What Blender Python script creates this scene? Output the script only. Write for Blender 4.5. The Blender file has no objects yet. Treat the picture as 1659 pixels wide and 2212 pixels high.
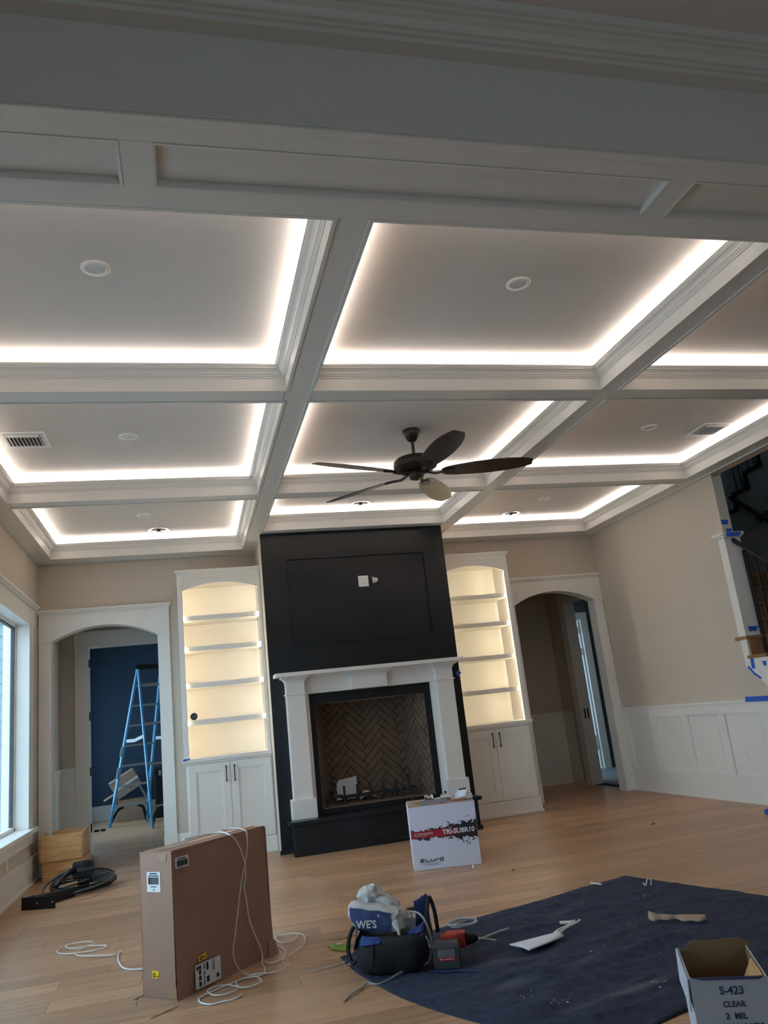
import bpy, math, random
from mathutils import Vector, Matrix, noise
random.seed(7)
R = math.radians
SC = bpy.context.scene
COL = SC.collection

# ------------------------------------------------------------------ camera
cam_d = bpy.data.cameras.new('camera'); cam = bpy.data.objects.new('camera', cam_d); COL.objects.link(cam)
YAW, PITCH, ROLL, FPX = R(14.989), R(14.430), R(6.341), 1696.9
fw = Vector((math.sin(YAW)*math.cos(PITCH), math.cos(YAW)*math.cos(PITCH), math.sin(PITCH)))
r0 = Vector((math.cos(YAW), -math.sin(YAW), 0)); u0 = r0.cross(fw)
cr, sr = math.cos(ROLL), math.sin(ROLL)
rt = r0*cr - u0*sr; up = r0*sr + u0*cr
cam.matrix_world = Matrix(((rt.x, up.x, -fw.x, 0), (rt.y, up.y, -fw.y, 0), (rt.z, up.z, -fw.z, 1.25), (0, 0, 0, 1)))
cam_d.sensor_fit = 'VERTICAL'; cam_d.sensor_height = 36.0; cam_d.lens = FPX/2212*36.0
cam_d.clip_start = 0.05
SC.camera = cam

# ------------------------------------------------------------------ world, light, exposure
SC.view_settings.view_transform = 'Standard'; SC.view_settings.look = 'None'
SC.view_settings.gamma = 1.0; SC.view_settings.use_curve_mapping = False
SC.view_settings.exposure = 0.62
LED_CEIL, LED_CASE, SKY = 12.5, 44.0, 3.6
w = bpy.data.worlds.new('world'); SC.world = w; w.use_nodes = True
bg = w.node_tree.nodes['Background']
bg.inputs[0].default_value = (0.56, 0.79, 1.0, 1); bg.inputs[1].default_value = SKY
SC.cycles.max_bounces = 10; SC.cycles.diffuse_bounces = 6; SC.cycles.glossy_bounces = 4
SC.cycles.transparent_max_bounces = 12; SC.cycles.sample_clamp_indirect = 6.0
def portal(loc, size, rot):
    l = bpy.data.lights.new('portal', 'AREA'); l.shape = 'RECTANGLE'; l.size, l.size_y = size
    l.cycles.is_portal = True
    o = bpy.data.objects.new('window_portal', l); o.location = loc; o.rotation_euler = rot; COL.objects.link(o)
portal((-1.80, 7.93, 1.56), (2.06, 2.06), (0, R(-90), 0))
portal((-1.80, 4.57, 1.56), (2.06, 3.54), (0, R(-90), 0))
portal((7.93, 6.0, 4.9), (1.0, 3.6), (0, R(90), 0))
portal((1.1, -3.70, 1.62), (2.0, 1.05), (R(90), 0, 0))
portal((-2.0, 13.5, 1.48), (2.25, 3.2), (0, R(-90), 0))
portal((3.40, 13.45, 1.48), (2.25, 3.1), (0, R(90), 0))
portal((9.05, 13.5, 1.95), (.9, .8), (0, R(90), 0))

# ------------------------------------------------------------------ materials
def nodes(m):
    m.use_nodes = True; nt = m.node_tree; return nt, nt.nodes, nt.links, nt.nodes['Principled BSDF']
def pm(name, col, rough=.5, var=.06, scale=6.0, bump=0.0, metal=0.0, coat=0.0, spec=.5):
    m = bpy.data.materials.new(name); nt, N, L, P = nodes(m)
    tc = N.new('ShaderNodeTexCoord'); nz = N.new('ShaderNodeTexNoise'); nz.inputs['Scale'].default_value = scale; nz.inputs['Detail'].default_value = 4
    L.new(tc.outputs['Object'], nz.inputs['Vector'])
    cr_ = N.new('ShaderNodeValToRGB'); e = cr_.color_ramp.elements
    e[0].position, e[1].position = .3, .7
    e[0].color = tuple(c*(1-var) for c in col)+(1,); e[1].color = tuple(min(1, c*(1+var)) for c in col)+(1,)
    L.new(nz.outputs['Fac'], cr_.inputs['Fac']); L.new(cr_.outputs['Color'], P.inputs['Base Color'])
    P.inputs['Roughness'].default_value = rough; P.inputs['Metallic'].default_value = metal
    P.inputs['Coat Weight'].default_value = coat; P.inputs['Specular IOR Level'].default_value = spec
    if bump:
        n2 = N.new('ShaderNodeTexNoise'); n2.inputs['Scale'].default_value = scale*8; n2.inputs['Detail'].default_value = 3
        L.new(tc.outputs['Object'], n2.inputs['Vector'])
        b = N.new('ShaderNodeBump'); b.inputs['Strength'].default_value = bump; b.inputs['Distance'].default_value = .004
        L.new(n2.outputs['Fac'], b.inputs['Height']); L.new(b.outputs['Normal'], P.inputs['Normal'])
    return m
def em(name, col, s):
    m = bpy.data.materials.new(name); m.use_nodes = True; nt = m.node_tree
    for n in list(nt.nodes): nt.nodes.remove(n)
    o = nt.nodes.new('ShaderNodeOutputMaterial'); e = nt.nodes.new('ShaderNodeEmission')
    e.inputs[0].default_value = col+(1,); e.inputs[1].default_value = s
    nt.links.new(e.outputs[0], o.inputs[0]); return m
def glass(name, tint=(.93, .97, .98)):
    m = bpy.data.materials.new(name); m.use_nodes = True; nt = m.node_tree
    for n in list(nt.nodes): nt.nodes.remove(n)
    o = nt.nodes.new('ShaderNodeOutputMaterial'); t = nt.nodes.new('ShaderNodeBsdfTransparent'); g = nt.nodes.new('ShaderNodeBsdfGlossy')
    t.inputs[0].default_value = tint+(1,); g.inputs['Roughness'].default_value = .02
    f = nt.nodes.new('ShaderNodeFresnel'); f.inputs[0].default_value = 1.45; mx = nt.nodes.new('ShaderNodeMixShader')
    ml = nt.nodes.new('ShaderNodeMath'); ml.operation = 'MULTIPLY'; ml.inputs[1].default_value = .35; nt.links.new(f.outputs[0], ml.inputs[0]); nt.links.new(ml.outputs[0], mx.inputs[0]); nt.links.new(t.outputs[0], mx.inputs[1]); nt.links.new(g.outputs[0], mx.inputs[2]); nt.links.new(mx.outputs[0], o.inputs[0])
    return m
def wood(name, c0, c1, c2, rough=.38, stretch=(.6, 9, 9), per_object=.25, ring=3.0):
    m = bpy.data.materials.new(name); nt, N, L, P = nodes(m)
    tc = N.new('ShaderNodeTexCoord'); oi = N.new('ShaderNodeObjectInfo')
    ml = N.new('ShaderNodeVectorMath'); ml.operation = 'MULTIPLY_ADD'
    off = N.new('ShaderNodeMath'); off.operation = 'MULTIPLY'; off.inputs[1].default_value = 37.0
    L.new(oi.outputs['Random'], off.inputs[0])
    L.new(tc.outputs['Object'], ml.inputs[0]); ml.inputs[1].default_value = stretch; L.new(off.outputs[0], ml.inputs[2])
    nz = N.new('ShaderNodeTexNoise'); nz.inputs['Scale'].default_value = ring; nz.inputs['Detail'].default_value = 6; nz.inputs['Roughness'].default_value = .6; nz.inputs['Distortion'].default_value = .4
    L.new(ml.outputs[0], nz.inputs['Vector'])
    rp = N.new('ShaderNodeValToRGB'); e = rp.color_ramp.elements
    e[0].position = .25; e[0].color = c0+(1,); e[1].position = .78; e[1].color = c2+(1,)
    k = e.new(.5); k.color = c1+(1,)
    L.new(nz.outputs['Fac'], rp.inputs['Fac'])
    hs = N.new('ShaderNodeHueSaturation'); mr = N.new('ShaderNodeMapRange'); mr.inputs[3].default_value = 1-per_object*.6; mr.inputs[4].default_value = 1+per_object*.6
    L.new(oi.outputs['Random'], mr.inputs[0]); L.new(mr.outputs[0], hs.inputs['Value']); L.new(rp.outputs[0], hs.inputs['Color'])
    L.new(hs.outputs[0], P.inputs['Base Color']); P.inputs['Roughness'].default_value = rough
    b = N.new('ShaderNodeBump'); b.inputs['Strength'].default_value = .08; b.inputs['Distance'].default_value = .003
    L.new(nz.outputs['Fac'], b.inputs['Height']); L.new(b.outputs[0], P.inputs['Normal'])
    return m
M = {}
M['wall'] = pm('beige wall paint', (.57, .495, .405), .75, .02, 2, .05)
M['trim'] = pm('white trim paint', (.77, .745, .695), .38, .015, 3)
M['ceil'] = pm('ceiling paint', (.72, .68, .64), .7, .02, 2, .04)
M['black'] = pm('black satin paint', (.015, .016, .018), .28, .15, 2.5, .015, spec=.3)
M['blackm'] = pm('black metal', (.010, .010, .011), .5, .2, 20, spec=.3)
M['iron'] = pm('cast iron', (.02, .02, .021), .6, .3, 30, .2)
M['floor'] = wood('oak plank', (.335, .18, .095), (.45, .265, .15), (.55, .345, .205), .36)
M['slab'] = pm('dark subfloor', (.10, .06, .035), .8)
M['stair'] = wood('stained oak stair', (.20, .095, .04), (.30, .15, .065), (.38, .2, .09), .35, (6, .8, 6))
M['bamboo'] = wood('honey wood', (.50, .26, .10), (.64, .36, .15), (.76, .48, .23), .4, (1.2, 4, 9), .15, 2.2)
M['brick'] = pm('firebrick', (.165, .11, .072), .85, .2, 9, .3)
M['mortar'] = pm('dark mortar', (.012, .009, .007), .95, .2, 20)
M['navy'] = pm('navy wall paint', (.03, .062, .11), .7, .05, 2)
M['led'] = em('cove led', (1.0, .885, .83), LED_CEIL)
M['ledw'] = em('bookcase led', (1.0, .84, .58), LED_CASE)
M['glass'] = glass('window glass')
M['bronze'] = pm('dark bronze', (.035, .028, .026), .42, .15, 12, 0, .6)
M['blade'] = wood('dark walnut blade', (.028, .014, .011), (.04, .02, .016), (.055, .028, .022), .2, (2, 14, 14), .1)
M['white'] = pm('white plastic', (.80, .79, .77), .4)
M['chrome'] = pm('chrome', (.75, .75, .75), .15, .05, 10, 0, 1.0)
M['steel'] = pm('galvanised steel', (.42, .43, .44), .4, .15, 20, 0, .9)
M['tape'] = pm('blue painters tape', (.012, .10, .52), .6, .08, 30)
M['card'] = pm('brown cardboard', (.34, .20, .14), .8, .06, 4, .08)
M['card2'] = pm('pale cardboard', (.40, .275, .20), .8, .08, 5, .08)
M['cardtape'] = pm('packing tape', (.36, .22, .13), .25, .05, 5)
M['edge'] = pm('cardboard inside', (.30, .18, .085), .85, .1, 6)
M['wbox'] = pm('white printed card', (.66, .66, .78), .6, .03, 3)
M['ubox'] = pm('white shipping carton', (.52, .55, .62), .7, .05, 3, .05)
M['ink'] = pm('black ink', (.012, .012, .015), .6)
M['inkb'] = pm('blue ink', (.04, .05, .13), .6)
M['inkr'] = pm('red ink', (.45, .015, .03), .5)
M['paper'] = pm('white paper', (.78, .79, .82), .7, .03, 8)
M['label'] = pm('white sticker', (.70, .68, .68), .6, .03, 8)
M['yellow'] = pm('yellow sticker', (.80, .55, .02), .6)
M['cable'] = pm('white cable jacket', (.72, .69, .66), .45, .06, 10)
M['cableg'] = pm('grey flat cable', (.40, .36, .31), .5, .1, 10)
M['wire'] = pm('silver wire', (.62, .62, .63), .35, .1, 10, 0, .3)
M['bag'] = pm('black nylon', (.012, .012, .015), .75, .3, 40, .3)
M['bagblue'] = pm('blue nylon', (.014, .055, .22), .7, .2, 30, .2)
M['bagdark'] = pm('dark blue nylon', (.015, .05, .12), .7, .2, 30, .2)
M['sack'] = pm('canvas sack', (.56, .54, .51), .9, .10, 8, .5)
M['sackblue'] = pm('navy print on canvas', (.05, .065, .16), .9, .15, 15, .2)
M['red'] = pm('red tool plastic', (.42, .03, .02), .45)
M['grey'] = pm('grey plastic', (.06, .06, .062), .55, .15, 20)
M['green'] = pm('lime foil packet', (.22, .36, .03), .4, .15, 10)
M['pink'] = pm('pink wire ties', (.72, .45, .42), .6)
M['ladder'] = pm('blue fibreglass', (.06, .27, .48), .4, .08, 8)
M['alum'] = pm('aluminium', (.30, .31, .32), .5, .1, 10, 0, .3)
M['bagclear'] = pm('clear parts bag', (.62, .63, .66), .2, .25, 12, .4)
M['tile'] = pm('grey floor tile', (.10, .115, .12), .7, .06, 5)
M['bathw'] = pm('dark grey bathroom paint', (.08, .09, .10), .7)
M['debris'] = pm('drywall crumbs', (.72, .70, .62), .9)
M['siding'] = pm('grey green siding', (.22, .30, .31), .8, .05, 3)
M['concrete'] = pm('porch concrete', (.45, .45, .44), .9, .1, 3, .2)

def tarp_mat():
    m = bpy.data.materials.new('navy moving blanket'); nt, N, L, P = nodes(m)
    tc = N.new('ShaderNodeTexCoord')
    n1 = N.new('ShaderNodeTexNoise'); n1.inputs['Scale'].default_value = 26; n1.inputs['Detail'].default_value = 6
    L.new(tc.outputs['Object'], n1.inputs['Vector'])
    rp = N.new('ShaderNodeValToRGB'); e = rp.color_ramp.elements
    e[0].position = .3; e[0].color = (.011, .016, .038, 1); e[1].position = .72; e[1].color = (.028, .038, .080, 1)
    L.new(n1.outputs['Fac'], rp.inputs['Fac'])
    mp = N.new('ShaderNodeMapping'); mp.inputs['Rotation'].default_value = (0, 0, R(-35)); mp.inputs['Scale'].default_value = (1.2, 4.5, 1)
    L.new(tc.outputs['Object'], mp.inputs['Vector'])
    n2 = N.new('ShaderNodeTexNoise'); n2.inputs['Scale'].default_value = 1.6; n2.inputs['Detail'].default_value = 9; n2.inputs['Roughness'].default_value = .72
    L.new(mp.outputs[0], n2.inputs['Vector'])
    r2 = N.new('ShaderNodeValToRGB'); r2.color_ramp.elements[0].position = .60; r2.color_ramp.elements[1].position = .80
    L.new(n2.outputs['Fac'], r2.inputs['Fac'])
    mu = N.new('ShaderNodeMath'); mu.operation = 'MULTIPLY'; mu.inputs[1].default_value = .35; L.new(r2.outputs[0], mu.inputs[0])
    # plaster dust streaks with shapes of their own
    tot = mu.outputs[0]
    for (ax, ay, bx_, by_, wd, st_) in ((1.30, 4.13, 1.62, 4.06, .035, .5), (1.55, 3.40, 2.00, 3.46, .028, .75), (1.40, 3.36, 1.62, 3.42, .04, .35), (1.62, 3.83, 1.93, 3.92, .03, .4), (1.25, 3.75, 1.50, 3.80, .05, .45), (1.95, 4.70, 2.15, 4.76, .05, .3), (2.15, 4.85, 2.35, 4.88, .03, .35)):
        A_, B_ = Vector((ax, ay)), Vector((bx_, by_)); d = (B_-A_); ln = d.length; ang = math.atan2(d.y, d.x)
        m3 = N.new('ShaderNodeMapping'); m3.vector_type = 'TEXTURE'; c_ = (A_+B_)/2
        m3.inputs['Location'].default_value = (c_.x, c_.y, 0); m3.inputs['Rotation'].default_value = (0, 0, ang); m3.inputs['Scale'].default_value = (ln*.62, wd*1.5, 50)
        L.new(tc.outputs['Object'], m3.inputs['Vector'])
        ln_ = N.new('ShaderNodeVectorMath'); ln_.operation = 'LENGTH'; L.new(m3.outputs[0], ln_.inputs[0])
        mr = N.new('ShaderNodeMapRange'); mr.interpolation_type = 'SMOOTHSTEP'; mr.inputs[1].default_value = 1.0; mr.inputs[2].default_value = .1; mr.inputs[3].default_value = 0; mr.inputs[4].default_value = st_
        L.new(ln_.outputs['Value'], mr.inputs[0])
        m4 = N.new('ShaderNodeMath'); m4.operation = 'MULTIPLY'; L.new(mr.outputs[0], m4.inputs[0]); L.new(n2.outputs['Fac'], m4.inputs[1])
        m5 = N.new('ShaderNodeMath'); m5.operation = 'ADD'; m5.use_clamp = True; L.new(tot, m5.inputs[0]); L.new(m4.outputs[0], m5.inputs[1]); tot = m5.outputs[0]
    mx = N.new('ShaderNodeMixRGB'); mx.inputs[2].default_value = (.22, .23, .25, 1)
    L.new(tot, mx.inputs[0]); L.new(rp.outputs[0], mx.inputs[1]); L.new(mx.outputs[0], P.inputs['Base Color'])
    P.inputs['Roughness'].default_value = .95
    b = N.new('ShaderNodeBump'); b.inputs['Strength'].default_value = .6; b.inputs['Distance'].default_value = .006
    L.new(n1.outputs['Fac'], b.inputs['Height']); L.new(b.outputs[0], P.inputs['Normal'])
    return m
M['tarp'] = tarp_mat()

def print_mat():
    """front print of the carton (local x 0..0.55, z 0..0.5): red band running into black ink smoke"""
    m = bpy.data.materials.new('printed carton front'); nt, N, L, P = nodes(m)
    tc = N.new('ShaderNodeTexCoord'); sx = N.new('ShaderNodeSeparateXYZ'); L.new(tc.outputs['Object'], sx.inputs[0])
    def mth(op, a, b=None, clamp=False):
        n = N.new('ShaderNodeMath'); n.operation = op; n.use_clamp = clamp
        for i, v in enumerate((a, b)):
            if v is None: continue
            if isinstance(v, (int, float)): n.inputs[i].default_value = v
            else: L.new(v, n.inputs[i])
        return n.outputs[0]
    X, Z = sx.outputs[0], sx.outputs[2]
    nz = N.new('ShaderNodeTexNoise'); nz.inputs['Scale'].default_value = 11; nz.inputs['Detail'].default_value = 7; nz.inputs['Roughness'].default_value = .62; nz.inputs['Distortion'].default_value = 2.2
    L.new(tc.outputs['Object'], nz.inputs['Vector'])
    dz = mth('ABSOLUTE', mth('SUBTRACT', Z, .272))
    # ink reach grows to the x = 0.55 side
    reach = mth('ADD', .055, mth('MULTIPLY', mth('POWER', mth('DIVIDE', X, .55), 2.5), .085))
    t = mth('SUBTRACT', 1.0, mth('DIVIDE', dz, reach))
    ink = mth('GREATER_THAN', mth('ADD', mth('MULTIPLY', t, .30), nz.outputs['Fac']), .635)
    near = mth('LESS_THAN', dz, mth('MULTIPLY', reach, 1.25)); ink = mth('MULTIPLY', ink, near)
    core = mth('GREATER_THAN', mth('ADD', t, mth('MULTIPLY', mth('SUBTRACT', nz.outputs['Fac'], .5), 1.6)), .45)
    core = mth('MULTIPLY', core, mth('GREATER_THAN', X, .40)); ink = mth('MAXIMUM', ink, core)
    mx = N.new('ShaderNodeMixRGB'); mx.inputs[1].default_value = (.66, .66, .78, 1); mx.inputs[2].default_value = (.012, .011, .014, 1); L.new(ink, mx.inputs[0])
    band = mth('LESS_THAN', dz, .026)
    redmix = N.new('ShaderNodeMixRGB'); redmix.inputs[1].default_value = (.36, .012, .022, 1); redmix.inputs[2].default_value = (.015, .011, .013, 1)
    L.new(mth('ADD', mth('MULTIPLY', mth('SUBTRACT', X, .30), 9.0), mth('MULTIPLY', mth('SUBTRACT', nz.outputs['Fac'], .5), 2.5), True), redmix.inputs[0])
    m2 = N.new('ShaderNodeMixRGB'); L.new(band, m2.inputs[0]); L.new(mx.outputs[0], m2.inputs[1]); L.new(redmix.outputs[0], m2.inputs[2])
    L.new(m2.outputs[0], P.inputs['Base Color']); P.inputs['Roughness'].default_value = .55
    return m
M['print'] = print_mat()

# ------------------------------------------------------------------ mesh helpers
class MB:
    def __init__(s): s.v = []; s.f = []
    def add(s, V, F):
        n = len(s.v); s.v += [tuple(p) for p in V]; s.f += [tuple(i+n for i in q) for q in F]; return s
    def hexa(s, P): return s.add(P, [(0, 3, 2, 1), (4, 5, 6, 7), (0, 1, 5, 4), (1, 2, 6, 5), (2, 3, 7, 6), (3, 0, 4, 7)])
    def box(s, x0, x1, y0, y1, z0, z1):
        return s.hexa([(x0, y0, z0), (x1, y0, z0), (x1, y1, z0), (x0, y1, z0), (x0, y0, z1), (x1, y0, z1), (x1, y1, z1), (x0, y1, z1)])
    def prism(s, poly, axis, a, b):
        n = len(poly); g = {'x': lambda p, t: (t, p[0], p[1]), 'y': lambda p, t: (p[0], t, p[1]), 'z': lambda p, t: (p[0], p[1], t)}[axis]
        V = [g(p, a) for p in poly]+[g(p, b) for p in poly]
        F = [tuple(range(n))[::-1], tuple(range(n, 2*n))]+[(i, (i+1) % n, n+(i+1) % n, n+i) for i in range(n)]
        return s.add(V, F)
    def loft(s, rings, cap=True, closed=True):
        n = len(rings[0]); V = [p for r in rings for p in r]; F = []
        for k in range(len(rings)-1):
            for i in range(n if closed else n-1):
                j = (i+1) % n; F.append((k*n+i, k*n+j, (k+1)*n+j, (k+1)*n+i))
        if cap: F += [tuple(range(n))[::-1], tuple(range((len(rings)-1)*n, len(rings)*n))]
        return s.add(V, F)
    def lathe(s, prof, c=(0, 0, 0), n=24):
        return s.loft([[(c[0]+r*math.cos(2*math.pi*i/n), c[1]+r*math.sin(2*math.pi*i/n), c[2]+z) for i in range(n)] for r, z in prof])
    def tube(s, pts, r, n=6, closed=False):
        P = [Vector(p) for p in pts]; m = len(P); rings = []; prev = None
        for i in range(m):
            a = P[(i-1) % m] if (closed or i > 0) else P[0]; b = P[(i+1) % m] if (closed or i < m-1) else P[-1]
            t = (b-a); t = t.normalized() if t.length > 1e-9 else Vector((0, 0, 1))
            if prev is None: prev = Vector((0, 0, 1)) if abs(t.z) < .9 else Vector((1, 0, 0))
            x = (prev-t*prev.dot(t)).normalized(); prev = x; y = t.cross(x)
            rr = r[i] if isinstance(r, (list, tuple)) else r
            rings.append([tuple(P[i]+x*(rr*math.cos(2*math.pi*k/n))+y*(rr*math.sin(2*math.pi*k/n))) for k in range(n)])
        if closed: rings.append(rings[0]); return s.loft(rings, cap=False)
        return s.loft(rings)
    def bar(s, p0, p1, w, h, side=(0, 0, 1)):
        p0, p1 = Vector(p0), Vector(p1); t = (p1-p0).normalized(); z = Vector(side); z = (z-t*z.dot(t)).normalized(); y = z.cross(t)
        a, b = y*(w/2), z*(h/2)
        return s.hexa([p0-a-b, p0+a-b, p0+a+b, p0-a+b, p1-a-b, p1+a-b, p1+a+b, p1-a+b])
    def ring(s, x0, x1, y0, y1, prof):
        """closed profile [(inward offset, z)] swept round a rectangle"""
        n = len(prof); V = []; F = []
        for (cx, cy, sx, sy) in ((x0, y0, 1, 1), (x1, y0, -1, 1), (x1, y1, -1, -1), (x0, y1, 1, -1)):
            V += [(cx+sx*o, cy+sy*o, z) for o, z in prof]
        for k in range(4):
            for i in range(n):
                F.append((k*n+i, ((k+1) % 4)*n+i, ((k+1) % 4)*n+(i+1) % n, k*n+(i+1) % n))
        return s.add(V, F)
    def grid(s, fn, nu, nv):
        V = [fn(i/nu, j/nv) for j in range(nv+1) for i in range(nu+1)]
        F = [(j*(nu+1)+i, j*(nu+1)+i+1, (j+1)*(nu+1)+i+1, (j+1)*(nu+1)+i) for j in range(nv) for i in range(nu)]
        return s.add(V, F)
def wloc(o):
    v = Vector((0, 0, 0))
    while o is not None: v += Vector(o.location); o = o.parent
    return v
def obj(name, mb, mat, parent=None, world=False, smooth=False, bevel=0, label=None, kind=None, loc=None, rz=0):
    V = mb.v
    if world and parent is not None:
        d = wloc(parent); V = [(p[0]-d.x, p[1]-d.y, p[2]-d.z) for p in V]
    me = bpy.data.meshes.new(name); me.from_pydata(V, [], mb.f); me.validate()
    import bmesh
    b = bmesh.new(); b.from_mesh(me); bmesh.ops.recalc_face_normals(b, faces=b.faces); b.to_mesh(me); b.free()
    if smooth:
        me.polygons.foreach_set('use_smooth', [True]*len(me.polygons)); me.set_sharp_from_angle(angle=R(40))
    me.materials.append(mat)
    o = bpy.data.objects.new(name, me); COL.objects.link(o)
    if parent is not None: o.parent = parent
    if loc is not None: o.location = loc
    if rz: o.rotation_euler = (0, 0, rz)
    if bevel:
        bv = o.modifiers.new('bevel', 'BEVEL'); bv.width = bevel; bv.segments = 2; bv.limit_method = 'ANGLE'; bv.angle_limit = R(40)
    if label: o['label'] = label
    if kind: o['kind'] = kind
    return o
def tag(o, label, cat, group=None, kind=None):
    o['label'] = label; o['category'] = cat
    if group: o['group'] = group
    if kind: o['kind'] = kind
    return o
def thing(name, label, cat, loc=(0, 0, 0), rz=0, group=None, kind=None):
    o = bpy.data.objects.new(name, None); COL.objects.link(o); o.location = loc; o.rotation_euler = (0, 0, rz); o.empty_display_size = .1
    return tag(o, label, cat, group, kind)
def struct(name, label, cat, loc=(0, 0, 0)): return thing(name, label, cat, loc, kind='structure')
def B(*a): return MB().box(*a)
def text(body, size, mat, origin, u, v, parent=None, name='lettering', align='LEFT', world=True, xs=1.0, bold=0.0):
    c = bpy.data.curves.new(name, 'FONT'); c.body = body; c.size = size; c.align_x = align; c.extrude = .0003; c.offset = bold; c.resolution_u = 3
    c.materials.append(mat); tmp = bpy.data.objects.new('tmp', c); COL.objects.link(tmp)
    me = bpy.data.meshes.new_from_object(tmp.evaluated_get(bpy.context.evaluated_depsgraph_get())); bpy.data.objects.remove(tmp); me.name = name
    o = bpy.data.objects.new(name, me); COL.objects.link(o)
    u, v = Vector(u).normalized(), Vector(v).normalized(); n = u.cross(v); p = Vector(origin)
    if parent is not None:
        o.parent = parent
        if world: p = p-wloc(parent)
    o.matrix_basis = Matrix(((u.x*xs, v.x, n.x, p.x), (u.y*xs, v.y, n.y, p.y), (u.z*xs, v.z, n.z, p.z), (0, 0, 0, 1)))
    return o
def smooth_path(pts, k=4, closed=False):
    P = [Vector(p) for p in pts]; n = len(P); out = []
    for i in range(n if closed else n-1):
        g = (lambda j: P[j % n]) if closed else (lambda j: P[max(0, min(n-1, j))])
        a, b, c, d = g(i-1), g(i), g(i+1), g(i+2)
        for q in range(k):
            t = q/k
            out.append(.5*((2*b)+(c-a)*t+(2*a-5*b+4*c-d)*t*t+(3*b-a-3*c+d)*t**3))
    if not closed: out.append(P[-1])
    return out
def arc_pts(x0, x1, zs, zc, n=20):
    c = (x1-x0)/2; h = zc-zs; r = (c*c+h*h)/(2*h); cx = (x0+x1)/2; cz = zc-r; a = math.asin(c/r)
    return [(cx+r*math.sin(-a+2*a*i/n), cz+r*math.cos(-a+2*a*i/n)) for i in range(n+1)]

# ------------------------------------------------------------------ dimensions (metres)
L_, R_, D_ = -1.615, 5.445, 9.545          # left wall, right wall, back wall
ZS, ZC = 3.344, 3.572                        # beam soffit, coffer ceiling
FX0, FX1, FY = .848, 2.973, 8.604           # chimney breast

# ================================================================== STRUCTURE
# ---- floor: slab with planks as parts
floor = tag(obj('floor', B(L_-.2, 9, -3.6, 15.6, -.12, -.014), M['slab']), 'oak plank floor running under everything in the room', 'floor', kind='structure')
PW = .183; lens = [1.25, 1.5, 1.75, 2.05]; plank_me = {}
def plank_mesh(l):
    key = round(l, 2)
    if key not in plank_me:
        m = MB(); g = .0007; c = .0013
        m.loft([[(g, g, -.014), (key-g, g, -.014), (key-g, PW-g, -.014), (g, PW-g, -.014)],
                [(g, g, -c), (key-g, g, -c), (key-g, PW-g, -c), (g, PW-g, -c)],
                [(g+c, g+c, 0), (key-g-c, g+c, 0), (key-g-c, PW-g-c, 0), (g+c, PW-g-c, 0)]])
        me = bpy.data.meshes.new('plank'); me.from_pydata(m.v, [], m.f); me.materials.append(M['floor']); plank_me[key] = me
    return plank_me[key]
rest = MB(); npl = 0
row = 0; y = 1.62
while y < 11.25:
    x = L_; x1 = R_
    if y+PW > D_+.05: x, x1 = -1.55, R_
    off = random.choice([.35, .6, .85, 1.1, 1.3])
    first = True
    while x < x1-.01:
        l = off if first else random.choice(lens); first = False
        l = min(l, x1-x)
        if x1-x-l < .25: l = x1-x
        o = bpy.data.objects.new('plank', plank_mesh(l)); COL.objects.link(o); o.parent = floor; o.location = (x, y, 0); npl += 1
        x += l
    y += PW; row += 1
while y < 15.4:
    x = -1.8; first = True
    while x < 5.4:
        l = random.choice(lens); rest.box(x+.0012, x+l-.0012, y+.0012, y+PW-.0012, -.014, 0); x += l
    y += PW
y = 1.62-PW
while y > -3.5:
    x = L_
    while x < R_:
        l = random.choice(lens); rest.box(x+.0012, min(x+l, R_)-.0012, y+.0012, y+PW-.0012, -.014, 0); x += l
    y -= PW
obj('distant_plank', rest, M['floor'], floor, kind='stuff')

# ---- back wall
wb = struct('wall_back', 'beige painted wall behind the fireplace with two arched doorways', 'wall', (0, D_, 0))
DO = [(-1.467, -.32), (4.163, 5.311)]
m = MB(); y0, y1 = D_, D_+.15
for a, b in ((L_-.15, DO[0][0]-.02), (DO[0][1]+.02, DO[1][0]-.02), (DO[1][1]+.02, R_+.3)): m.box(a, b, y0, y1, 0, 3.7)
for a, b in DO: m.box(a-.02, b+.02, y0, y1, 2.62, 3.7)
obj('plaster', m, M['wall'], wb, True)
# baseboard bits on the back wall
bb = tag(obj('baseboard_back', B(-.187, -.055, D_-.018, D_, 0, .24).box(3.885, 4.03, D_-.018, D_, 0, .24), M['trim']), 'short white baseboard between doorway casing and bookcase', 'baseboard', kind='structure')
def arched_door(n, a, b, label, right_free=True):
    d = struct('door_%d' % n, label, 'doorway', ((a+b)/2, D_, 0)); T = M['trim']; cw = .135; yf = D_-.026
    ca = max(a-cw, L_+.012); cb = min(b+cw, R_-.006)
    for s0, s1 in ((ca, a), (b, cb)):
        obj('casing', B(s0, s1, yf, D_+.002, .235, 2.445), T, d, True, bevel=.003)
        obj('plinth_block', B(s0-.004, s1+.004, yf-.012, D_+.002, 0, .235), T, d, True, bevel=.004)
        obj('impost_bead', B(s0-.012, s1+.008, yf-.014, yf+.004, 2.438, 2.456), T, d, True, bevel=.004)
    for s0, s1 in ((a-.02, a), (b, b+.02)): obj('jamb', B(s0, s1, D_-.004, D_+.16, 0, 2.46), T, d, True)
    poly = arc_pts(a, b, 2.445, 2.597)[::-1]+[(ca, 2.456), (ca, 2.76), (cb, 2.76), (cb, 2.456)]
    obj('arched_header', MB().prism(poly, 'y', yf, D_+.16), T, d, True)
    obj('header_cap', B(ca-.028, cb+.028 if right_free else cb, yf-.035, D_+.002, 2.775, 2.80).box(ca-.014, cb+.014 if right_free else cb, yf-.018, D_+.002, 2.755, 2.776), T, d, True, bevel=.003)
arched_door(1, DO[0][0], DO[0][1], 'white cased arched doorway opening on the navy room with the ladder')
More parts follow.
